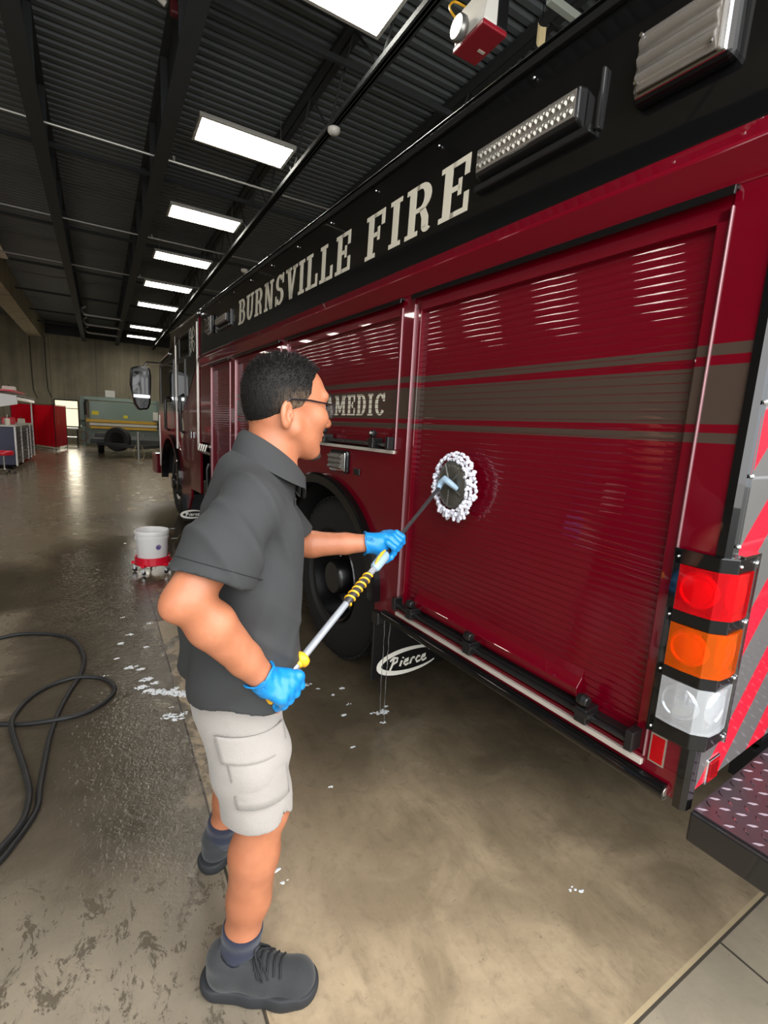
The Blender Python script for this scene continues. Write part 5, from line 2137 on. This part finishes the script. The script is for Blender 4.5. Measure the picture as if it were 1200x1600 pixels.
bd.build('sticker_ring', M['white_paint'], stk)
ba = MB()
ba.tube([(.153 * math.cos(t), .153 * math.sin(t), .27 - .05 * math.sin(t * 1) ** 2) for t in np.linspace(math.radians(200), math.radians(340), 20)][:1] +
        [(.158 * math.cos(t), .158 * math.sin(t) , .268 - .055 * math.sin((t - math.radians(20)) )) for t in np.linspace(math.radians(20), math.radians(160), 18)], .0028, 6)
# (bail handle hangs on the far side)
ba.build('handle', M['steel'], bk_, smooth=60)

# ---------------------------------------------------------------- hose, suds, drips
def curve_pts(pts, n=8):
    P_ = [np.array(p, float) for p in pts]
    out = []
    for i in range(len(P_) - 1):
        p0, p1, p2, p3 = P_[max(0, i - 1)], P_[i], P_[i + 1], P_[min(len(P_) - 1, i + 2)]
        for k in range(n):
            t = k / n
            out.append(.5 * (2 * p1 + (p2 - p0) * t + (2 * p0 - 5 * p1 + 4 * p2 - p3) * t * t + (3 * p1 - p0 - 3 * p2 + p3) * t ** 3))
    out.append(P_[-1])
    return out


h1 = [(-1.6, 3.6), (-1.1, 3.72), (-.723, 3.764), (-.628, 3.785), (-.53, 3.807), (-.421, 3.771), (-.29, 3.68), (-.2, 3.534), (-.148, 3.284), (-.155, 3.063), (-.205, 2.86),
      (-.235, 2.704), (-.253, 2.57), (-.263, 2.427), (-.266, 2.265), (-.268, 2.123), (-.268, 1.99), (-.31, 1.87), (-.37, 1.76), (-.5, 1.66), (-.8, 1.7), (-1.0, 2.0), (-1.0, 2.4), (-.85, 2.66),
      (-.652, 2.735), (-.552, 2.726), (-.474, 2.682), (-.369, 2.626), (-.252, 2.592), (-.161, 2.601), (-.065, 2.654), (-.002, 2.744), (.006, 2.834), (-.034, 2.928), (-.097, 2.98), (-.205, 3.007),
      (-.307, 2.972), (-.382, 2.876), (-.42, 2.749), (-.424, 2.636), (-.392, 2.49), (-.343, 2.302), (-.311, 2.162), (-.296, 2.06), (-.3, 1.93), (-.345, 1.83), (-.42, 1.74), (-.7, 1.6), (-1.4, 1.5)]
hp = curve_pts(h1, 6)
hz = []
for i, p in enumerate(hp):
    z = .0125
    for jx, q in enumerate(hp):
        if i - jx > 30 and (p - q) @ (p - q) < .0011:
            z = .034
    hz.append(z)
hz = np.array(hz)
for _ in range(6):
    hz = np.convolve(np.pad(hz, 2, 'edge'), np.ones(5) / 5, 'valid')
ho_ = MB().tube([(p[0], p[1], max(.0125, z)) for p, z in zip(hp, hz)], .0115, 10).build('hose', M['black_rubber'], origin=(-.3, 2.6, 0), smooth=60)
tag(ho_, 'black wash hose lying in loops on the wet floor', 'hose')

M['suds'] = material('soap_suds', rgb(228, 230, 232), .35, 0, .3, .05, 30, .5, 160, sss=.1)


def suds(name, blobs, label):
    mb = MB()
    r = np.random.RandomState(len(blobs))
    for x, y, R in blobs:
        n = max(2, int(R / .0048))
        for k in range(n * n):
            q, d = r.rand() * 6.283, math.sqrt(r.rand()) * R
            s = (.0025 + .006 * r.rand()) * (1.15 - .6 * d / R)
            sx_, sy_ = 1 + r.rand() * 1.2, .7 + r.rand() * .6
            mb.sphere((x + d * math.cos(q) * 1.25, y + d * math.sin(q) * .8, .0004), s * sx_, s * sy_, s * .22 + .0006, 7, 4)
    o = mb.build(name, M['suds'], origin=(blobs[0][0], blobs[0][1], 0), smooth=60, weld=False)
    return tag(o, label, 'soap suds', kind='stuff')


suds('soap_suds', [(.142, 2.78, .03), (.17, 2.86, .03), (.21, 2.80, .02), (.17, 2.72, .03), (.22, 2.69, .034), (.27, 2.66, .034), (.315, 2.63, .034), (.35, 2.60, .03), (.30, 2.69, .02), (.38, 2.55, .018), (.237, 2.43, .03), (.28, 2.39, .026), (.31, 2.42, .018),
     (.26, 2.5, .012)], 'white streak of soap suds along the floor joint behind the person')
suds('soap_suds', [(.1, 3.05, .03), (.06, 3.42, .02), (.15, 3.0, .02), (.03, 3.2, .012), (.2, 3.3, .016), (.12, 3.55, .02), (.5, 3.3, .02), (-.03, 3.0, .01), (.25, 3.7, .02), (.08, 3.9, .014)],
     'scattered flecks of foam on the wet floor short of the bucket')
suds('soap_suds', [(1.25, 1.985, .03), (1.21, 1.905, .014), (1.29, 2.02, .012), (1.2, 2.0, .01)], 'splash of suds under the dripping mud flap')
suds('soap_suds', [(1.159, 2.295, .016), (.987, 2.414, .02), (1.12, 2.132, .012), (1.03, 2.35, .014), (.94, 2.5, .016), (1.08, 2.25, .01), (.779, 1.61, .007), (1.05, 2.05, .008), (.98, 1.8, .006), (.85, 2.9, .02)],
     'small flecks of foam in front of the rear wheel')
suds('soap_suds', [(.45, 1.346, .014), (.47, 1.29, .01), (1.318, .815, .012), (1.34, .8, .008)], 'few tiny foam spots on the dry slab')
suds('soap_suds', [(.6, 6.0, .03), (.75, 6.4, .03), (.55, 5.6, .02), (.9, 6.2, .02), (.8, 7.0, .03), (.62, 6.9, .02), (.2, 6.3, .016), (.85, 5.5, .02)], 'foam flecks beyond the bucket towards the front wheel')
M['water'] = material('running_water', rgb(220, 226, 230), .05, 0, 0, 0, trans=.9)
dw = MB()
r_ = np.random.RandomState(4)
for (xx, yy, z0, z1) in ((-.01, 1.43, .56, .01), (-.012, 1.385, .55, .01)):
    pts = [tuple(trk(xx + r_.normal(0, .0015), yy + r_.normal(0, .002), z0 + (z1 - z0) * k / 12)) for k in range(13)]
    dw.tube(pts, [.0024 if k % 3 else .0012 for k in range(13)], 6)
tag(dw.build('water_drips', M['water'], smooth=60, origin=tuple(trk(-.01, 1.4, 0))), 'thin streams of water running off the sill onto the floor', 'water', kind='stuff')

# ---------------------------------------------------------------- things under the roof
op = empty('door_opener', (2.49, 3.17, 4.3))
tag(op, 'red and white motor unit hanging from the roof above the engine', 'motor')
bxm = MB().box(-.11, .11, -.17, .17, 0, .035)
bxm.build('base', material('red_motor_base', rgb(150, 30, 44), .35, 0, .4, .05, 10), op, bevel=.008)
hs = MB()
hs.prism([(-.11, .035), (.02, .035), (.02, .3), (-.06, .3)], 'y', -.165, .165)
hs.build('housing', M['white_paint'], op, bevel=.012)
hs = MB().box(.025, .12, -.16, .16, .035, .26)
hs.build('motor', M['black'], op, bevel=.012)
MB().box(.02, .08, .02, .045, -.002, .001).build('plate_label', M['letter'], op)
rd_ = MB().lathe([(.0, -.03), (.07, -.03), (.08, -.015), (.08, .015), (.07, .03), (0, .03)], (-.15, .05, .08), (1, 0, 0), 20)
rd_.build('chain_wheel', M['pipe'], op, smooth=40)
wr = MB()
wr.tube([tuple(p) for p in curve_pts([(-.12, .1, .16), (-.17, .16, .26), (-.1, .2, .36), (0, .14, .32), (.0, .05, .3)], 6)], .008, 6)
wr.build('cable', M['yellow'], op, smooth=60)
wr = MB()
wr.tube([tuple(p) for p in curve_pts([(-.06, .0, .29), (-.1, -.06, .4), (-.02, -.1, .45), (.02, .0, .7)], 6)], .008, 6)
wr.build('cable', M['white_paint'], op, smooth=60)
MB().box(-.03, .03, -.03, .03, .29, 1.4).build('hanger', M['steel'], op)
sp_ = MB().box(3.25, 3.62, 3.25, 3.31, 4.97, 5.03)
so_ = sp_.build('strip_light', material('ribbed_diffuser', rgb(170, 178, 168), .4, 0, 0, .05, 40), origin=(3.43, 3.28, 5), bevel=.006)
tag(so_, 'short unlit ribbed light tube beside the hanging paper tag', 'strip light')
tgm = empty('paper_tag', (3.38, 3.46, 4.9))
tag(tgm, 'small cream paper tag hanging on a string above the engine', 'tag')
MB().grid([[(-.05 + .1 * i / 4, .02 * math.sin(i * .8), .0 + z_) for i in range(5)] for z_ in (-.08, .08)]).build('paper', material('cream_paper', rgb(214, 196, 150), .8, 0, 0, .04), tgm)
MB().tube([(0, .0, .08), (-.02, 0, .8)], .003, 5).build('string', M['frame_black'], tgm)
for i, (x, y, z) in enumerate(((2.52, 5.84, 4.965), (2.98, 11.78, 4.93))):
    s_ = MB().lathe([(0, -.05), (.04, -.045), (.07, -.02), (.075, .0), (.075, .02), (0, .02)], (x, y, z), (0, 0, 1), 20).build('ceiling_sensor', M['white_paint'], origin=(x, y, z), smooth=50)
    tag(s_, ('round white sensor under the joist beside the largest whole lamp', 'round white sensor hanging farther back over the engine roof')[i], 'sensor')
v_ = MB().box(.72, .84, 5.62, 5.70, 5.28, 5.40)
tag(v_.build('alarm_horn', material('dark_red_case', rgb(84, 22, 28), .5, 0, 0, .05), origin=(.78, 5.66, 5.3), bevel=.02), 'dark red alarm box fixed high on the joist at the top', 'alarm')
v_ = MB().tube([(.6, 5.6, 5.35), (.68, 5.62, 5.32)], .03, 10)
tag(v_.build('sprinkler_head', M['white_paint'], origin=(.64, 5.6, 5.3)), 'white pipe fitting beside the red alarm box', 'fitting')
v_ = MB().prism([(-2.2, 5.6), (-1.98, 5.6), (-1.9, 5.36), (-2.2, 5.36)], 'y', 15.2, 16.6)
tag(v_.build('beam_lamp', M['white_paint'], origin=(-2.1, 15.9, 5.4)), 'white lamp housing mounted on the tan concrete beam', 'lamp')

# ---------------------------------------------------------------- workbench with blue drawers
M['blue'] = material('dark_blue_steel', rgb(13, 18, 62), .4, 0, .1, .06, 4)
M['white_post'] = material('white_post', rgb(226, 226, 226), .3, 0, .2, .03)
M['drawer'] = material('drawer_front', rgb(52, 48, 58), .35, .1, .2, .1, 10)
wb_ = empty('tool_bench', (-2.2, 16.7, 0))
tag(wb_, 'blue tool bench with white posts, drawer columns and sloping white canopy', 'tool bench')
WO = (-2.2, 16.7, 0)
X0, X1 = -2.75, -1.87
MB().box(X0, X1, 15.0, 18.75, .13, 1.08).build('carcass', M['blue'], wb_, origin=WO, bevel=.01)
MB().box(X0, X1 + .03, 14.95, 18.8, 1.08, 1.12).build('worktop', M['lamp_frame'], wb_, origin=WO, bevel=.004)
MB().box(X0, X0 + .04, 15.0, 18.75, 1.12, 1.86).build('back_panel', M['blue'], wb_, origin=WO)
for y, w_, z1 in ((15.03, .07, 1.12), (16.07, .05, 1.12), (17.3, .05, 1.0), (17.95, .06, 1.12), (18.72, .06, 1.86)):
    MB().box(X1 - .0, X1 + .035, y - w_ / 2, y + w_ / 2, .11, z1).build('post', M['white_post'], wb_, origin=WO)
for a, b2, n in ((15.1, 16.03, 8), (16.12, 17.26, 9), (17.34, 17.9, 10), (18.0, 18.66, 6)):
    hgt = .92 / n
    for k in range(n):
        z = .14 + k * hgt
        dr_ = MB().box(X1 - .002, X1 + .018, a, b2, z + .006, z + hgt - .006).build('drawer', M['drawer'], wb_, origin=WO, bevel=.003)
        MB().box(X1 + .018, X1 + .032, a + .02, b2 - .02, z + hgt - .03, z + hgt - .012).build('drawer_pull', M['steel'], dr_, origin=WO)
MB().prism([(-2.75, 1.4), (-1.76, 1.64), (-1.76, 1.85), (-2.75, 1.95)], 'y', 14.97, 15.05).build('canopy_end', M['white_post'], wb_, origin=WO, bevel=.004)
cn = MB()
cn.prism([(-2.75, 1.95), (-1.76, 1.85), (-1.76, 1.82), (-2.75, 1.9)], 'y', 15.05, 18.75)
cn.box(-1.8, -1.76, 15.0, 18.75, 1.74, 1.86)
cn.build('canopy', M['white_post'], wb_, origin=WO)
MB().box(-2.7, -1.85, 15.2, 17.4, 1.95, 1.99).build('canopy_lid', M['dolly'], wb_, origin=WO)
for k in range(3):
    MB().lathe([(0, -.02), (.04, -.02), (.04, .02), (0, .02)], (-1.95, 15.2 + 1.7 * k, .05), (1, 0, 0), 12).build('caster', M['black_rubber'], wb_, origin=WO)
for nm, bxx, mt, lb, ct in (
    ('welding_helmet', (-2.1, 16.6, 1.97, 2.12, .14), 'white_paint', 'white box standing on top of the tool bench canopy', 'box'),
    ('paint_can', (-2.02, 15.25, 1.12, 1.28, .06), 'letter', 'pale can standing on the near end of the tool bench', 'can'),
    ('toolbox', (-2.1, 16.1, 1.12, 1.3, .13), 'dolly', 'red toolbox in the middle of the tool bench worktop', 'toolbox'),
    ('power_charger', (-2.0, 17.6, 1.22, 1.36, .08), 'letter', 'small pale box mounted at the far end of the tool bench', 'box')):
    cx, cy, z0, z1, hw = bxx
    e_ = empty({'welding_helmet': 'storage_box'}.get(nm, nm), (cx, cy, z0 if nm != 'power_charger' else 1.12))
    tag(e_, lb, ct)
    zb = 0
    if nm == 'paint_can':
        MB().lathe([(0, 0), (hw, 0), (hw, z1 - z0 - .01), (hw * .92, z1 - z0), (0, z1 - z0)], (0, 0, 0), (0, 0, 1), 20).build('can_body', M[mt], e_, smooth=40)
        MB().tube([(.0, .0, z1 - z0), (.01, 0, z1 - z0 + .1)], .012, 8).build('brush', M['lamp_frame'], e_)
    else:
        MB().box(-hw, hw, -hw * 1.2, hw * 1.2, 0, (z1 - z0) * .8).build('case', M[mt], e_, bevel=.015)
        MB().box(-hw * .96, hw * .96, -hw * 1.16, hw * 1.16, (z1 - z0) * .8, z1 - z0).build('lid', M[mt], e_, bevel=.015)
        MB().tube([(0, -hw * .6, z1 - z0), (0, -hw * .5, z1 - z0 + .04), (0, hw * .5, z1 - z0 + .04), (0, hw * .6, z1 - z0)], .01, 6).build('handle', M['black'], e_)
st_ = empty('stool', (-2.0, 14.2, 0))
tag(st_, 'low rolling stool with a red seat in front of the tool bench', 'stool')
MB().lathe([(0, .44), (.19, .44), (.2, .46), (.2, .52), (.18, .545), (0, .55)], (0, 0, 0), (0, 0, 1), 28).build('seat', M['dolly'], st_, smooth=40)
MB().tube([(0, 0, .1), (0, 0, .44)], .022, 12).build('post', M['steel'], st_)
for k in range(5):
    a = 2 * math.pi * k / 5
    lg_ = MB().tube([(0, 0, .12), (.2 * math.cos(a), .2 * math.sin(a), .07)], .014, 8).build('leg', M['steel'], st_)
    MB().lathe([(0, -.012), (.03, -.012), (.03, .012), (0, .012)], (.2 * math.cos(a), .2 * math.sin(a), .031), (math.sin(a), -math.cos(a), 0), 12).build('caster', M['black_rubber'], lg_)

# ---------------------------------------------------------------- welding screens
m = bpy.data.materials.new('red_welding_curtain')
m.use_nodes = True
w = NT(m)
p = w.n['Principled BSDF']
w.link(w.mix(w.noise(w.coords(scale=(3, 3, .4)), 2.5, 3), rgb(150, 14, 34), rgb(186, 22, 42)), p.inputs['Base Color'])
p.inputs['Roughness'].default_value = .25
tr = w.add('ShaderNodeBsdfTranslucent')
tr.inputs[0].default_value = rgb(240, 20, 40)
ms = w.add('ShaderNodeMixShader')
ms.inputs[0].default_value = .35
w.link(p.outputs[0], ms.inputs[1]); w.link(tr.outputs[0], ms.inputs[2])
w.link(ms.outputs[0], w.n['Material Output'].inputs[0])
M['curtain'] = m
scr = empty('welding_screen', (-1.7, 23.4, 0))
tag(scr, 'folding red welding screen on thin black frames by the bright window', 'welding screen')
SO = (-1.7, 23.4, 0)
pts = [(-2.9, 22.9), (-2.3, 24.0), (-1.52, 22.4), (-1.25, 24.4)]
for (ax0, ay0), (ax1, ay1) in zip(pts, pts[1:]):
    f_ = MB()
    f_.tube([(ax0, ay0, .0), (ax0, ay0, 1.78)], .014, 8).tube([(ax1, ay1, .0), (ax1, ay1, 1.78)], .014, 8)
    f_.tube([(ax0, ay0, 1.77), (ax1, ay1, 1.77)], .012, 8).tube([(ax0, ay0, .08), (ax1, ay1, .08)], .012, 8)
    fo_ = f_.build('frame', M['black'], scr, origin=SO)
    c_ = []
    for i in range(25):
        t = i / 24
        k = math.sin(t * 19) * .018
        dx, dy = ax1 - ax0, ay1 - ay0
        L = math.hypot(dx, dy)
        c_.append((ax0 + dx * t - dy / L * k, ay0 + dy * t + dx / L * k))
    MB().grid([[(a, b2, z) for a, b2 in c_] for z in (.16, .7, 1.2, 1.75)]).build('curtain', M['curtain'], fo_, origin=SO, smooth=60)

# ---------------------------------------------------------------- far wall: window, boards, cords
wn_ = empty('window_1', (-1.37, YF - .02, 0))
struct(wn_)
MB().box(-.5, .42, -.02, .01, .86, 2.08).build('pane', M['frost'], wn_)
wf_ = MB()
wf_.box(-.55, -.5, -.05, .01, .8, 2.14).box(.42, .47, -.05, .01, .8, 2.14).box(-.5, .42, -.05, .01, 2.08, 2.14).box(-.5, .42, -.05, .01, .8, .86)
wf_.box(-.5, .42, -.035, .0, 1.70, 1.735)
wf_.build('window_frame', M['joist'], wn_)
area('window_daylight', (-1.4, YF - .12, 1.47), (math.radians(-90), 0, 0), .9, 1.2, 22, (1.0, .9, .7))
for i, (x0, x1, z0, z1) in enumerate(((.27, .68, 2.40, 2.72), (1.5, 2.0, 2.45, 3.18))):
    e_ = empty('wall_board', ((x0 + x1) / 2, YF, z0))
    hw = (x1 - x0) / 2
    MB().box(-hw, hw, -.05, -.01, 0, z1 - z0).build('panel', M['white_paint'] if i == 0 else M['lamp_frame'], e_, bevel=.006)
    r_m = MB().box(-hw - .02, hw + .02, -.04, 0, -.02, z1 - z0 + .02).build('board_frame', M['pipe'], e_)
    tag(e_, ('small white notice board on the far wall above the green machine', 'taller pale panel on the far wall near the engine mirror')[i], 'board')
for i, (x, z0) in enumerate(((-2.72, 2.1), (-2.15, 2.2))):
    c_ = MB().tube([(x, YF - .03, 5.0), (x + .01, YF - .03, 3.4), (x + .03, YF - .03, z0 + .4), (x + .16, YF - .03, z0)], .018, 6)
    tag(c_.build('wall_cord', M['black'], origin=(x, YF, z0)), ('dark cord hanging down the far wall, nearer the tool bench', 'dark cord hanging down the far wall, nearer the window')[i], 'cord')
bn = empty('workbench', (-1.25, 26.2, 0))
tag(bn, 'low grey work table under the bright window', 'table')
MB().box(-.45, .35, -.35, .35, .78, .84).build('tabletop', M['lamp_frame'], bn)
MB().box(-.43, .33, -.33, .33, .4, .43).build('shelf', M['pipe'], bn)
for sx in (-.42, .32):
    for sy in (-.32, .32):
        MB().box(sx - .025, sx + .025, sy - .025, sy + .025, 0, .78).build('leg', M['joist'], bn)

# ---------------------------------------------------------------- press brake
M['green'] = material('machine_green', rgb(120, 140, 129), .45, 0, .1, .08, 2)
M['green_dark'] = material('machine_green_shade', rgb(98, 114, 106), .5, 0, .1, .1, 3)
M['machine_yellow'] = material('machine_yellow', rgb(206, 164, 48), .5, 0, .1, .1, 4)
pb_ = empty('press_brake', (.9, 27.2, 0))
tag(pb_, 'long green metal-bending press with yellow strips against the far wall', 'machine')
PBO = (.9, 27.2, 0)
for x in (-.72, 2.55):
    sf = MB()
    sf.prism([(26.9, 0), (26.9, .9), (27.25, .95), (27.25, 1.15), (26.85, 1.2), (26.85, 2.3), (27.9, 2.3), (27.9, 0)], 'x', x - .09, x + .09)
    sf.build('side_frame', M['green_dark'], pb_, origin=PBO, bevel=.01)
MB().box(-.42, 2.46, 26.95, 27.1, 1.27, 2.12).build('ram', M['green'], pb_, origin=PBO, bevel=.008)
MB().box(-.8, 2.6, 26.95, 27.3, 2.16, 2.32).build('top_beam', M['green'], pb_, origin=PBO, bevel=.01)
MB().box(-.6, 2.46, 26.9, 27.02, 1.14, 1.27).build('upper_tool', M['machine_yellow'], pb_, origin=PBO)
MB().box(-.45, 2.46, 26.93, 27.05, .99, 1.1).build('guard_strip', M['white_paint'], pb_, origin=PBO)
MB().box(-.42, 2.46, 26.92, 27.04, .84, .94).build('lower_tool', M['machine_yellow'], pb_, origin=PBO)
MB().box(-.62, 2.46, 27.0, 27.4, .1, .84).build('bed', M['green_dark'], pb_, origin=PBO, bevel=.01)
cy = MB()
cy.lathe([(0, 0), (.1, 0), (.1, .6), (.06, .6), (.06, .72), (0, .72)], (-.55, 26.82, 1.45), (0, 0, 1), 18)
cy.build('cylinder', M['black'], pb_, origin=PBO)
MB().lathe([(0, 0), (.045, 0), (.045, .7), (0, .7)], (-.5, 26.74, 1.35), (0, 0, 1), 12).build('piston', M['steel'], pb_, origin=PBO)
MB().box(-.34, -.06, 26.94, 26.952, 1.48, 1.66).build('warning_plate', material('yellow_plate', rgb(226, 214, 40), .5, 0, 0, .04), pb_, origin=PBO)
MB().box(.98, 1.16, 26.94, 26.952, 1.38, 1.52).build('warning_plate', bpy.data.materials['yellow_plate'], pb_, origin=PBO)
MB().box(2.28, 2.5, 26.75, 26.9, 1.35, 1.75).build('control_box', M['white_paint'], pb_, origin=PBO, bevel=.01)
MB().lathe([(.2, -.03), (.24, -.03), (.24, .03), (.2, .03), (.2, -.03)], (-.75, 26.78, .45), (0, 1, 0), 20).build('hand_wheel', material('rust_wheel', rgb(120, 76, 50), .6, .2, 0, .2, 20), pb_, origin=PBO)

# ---------------------------------------------------------------- trailer
tra = empty('utility_trailer', (1.2, 20.5, 0))
tag(tra, 'low grey utility trailer with spare tyre and chained hitch in front of the green press', 'trailer')
TRO = (1.2, 20.5, 0)
fr_ = MB()
for (a, b2) in (((-.3, 19.4, .55), (2.9, 19.4, .55)), ((-.3, 23.4, .55), (2.9, 23.4, .55)), ((-.3, 19.4, .55), (-.3, 23.4, .55)), ((2.9, 19.4, .55), (2.9, 23.4, .55)), ((1.3, 19.4, .55), (1.3, 23.4, .55)),
               ((-.1, 19.4, .52), (1.08, 17.25, .52)), ((2.3, 19.4, .52), (1.12, 17.25, .52))):
    A_, B_2 = Vector(a), Vector(b2)
    d_ = (B_2 - A_).normalized()
    s_ = d_.cross(Vector((0, 0, 1)))
    fr_.obox((A_ + B_2) / 2, [d_, s_, (0, 0, 1)], ((B_2 - A_).length / 2 + .03, .035, .055))
fr_.build('frame', M['joist'], tra, origin=TRO)
MB().box(-.32, 2.92, 19.4, 23.4, .61, .66).build('deck', M['joist'], tra, origin=TRO)


def small_wheel(c, axis, R, name, parent, org):
    t_ = MB().lathe([(R * .58, -.09), (R * .9, -.11), (R, -.07), (R, .07), (R * .9, .11), (R * .58, .09), (R * .58, -.09)], c, axis, 32)
    o = t_.build(name, M['tyre'], parent, origin=org, smooth=40)
    MB().lathe([(R * .58, -.06), (R * .3, -.04), (0, -.05), (0, .05), (R * .3, .04), (R * .58, .06)], c, axis, 24).build('hub', M['rim'], o, origin=org, smooth=40)
    return o


small_wheel((-.02, 21.9, .34), (1, 0, 0), .34, 'tyre', tra, TRO)
small_wheel((2.7, 21.9, .34), (1, 0, 0), .34, 'tyre', tra, TRO)
small_wheel((.50, 19.2, .68), (.45, .9, .0), .42, 'spare_tyre', tra, TRO)
MB().box(-.2, .16, 21.4, 22.4, .66, .78).build('mudguard', M['black'], tra, origin=TRO, bevel=.02)
jk = MB()
jk.tube([(1.02, 17.25, .06), (1.02, 17.25, 1.02)], .045, 12)
jk.lathe([(.11, 0), (.11, .02), (0, .02)], (1.02, 17.25, 0), (0, 0, 1), 16)
jk.tube([(1.02, 17.25, .95), (1.16, 17.2, .95), (1.16, 17.2, .86)], .012, 6)
jk.build('hitch_jack', M['pipe'], tra, origin=TRO)
chn = MB()
for sx in (-1, 1):
    P_ = curve_pts([(1.02 + .09 * sx, 17.15, .56), (1.02 + .15 * sx, 17.1, .35), (1.02 + .1 * sx, 17.1, .15), (1.02, 17.1, .1)], 5)
    for i in range(len(P_) - 1):
        c = (P_[i] + P_[i + 1]) / 2
        d_ = P_[i + 1] - P_[i]
        d_ /= np.linalg.norm(d_)
        u_ = np.array([0, 1, 0]) if i % 2 else np.cross(d_, (0, 1, 0))
        chn.tube([tuple(c + (d_ * .034 * math.cos(q) + u_ * .018 * math.sin(q))) for q in np.linspace(0, 2 * math.pi, 9)], .007, 5, False)
chn.build('safety_chain', material('chain_steel', rgb(150, 140, 116), .4, .6, 0, .1), tra, origin=TRO)
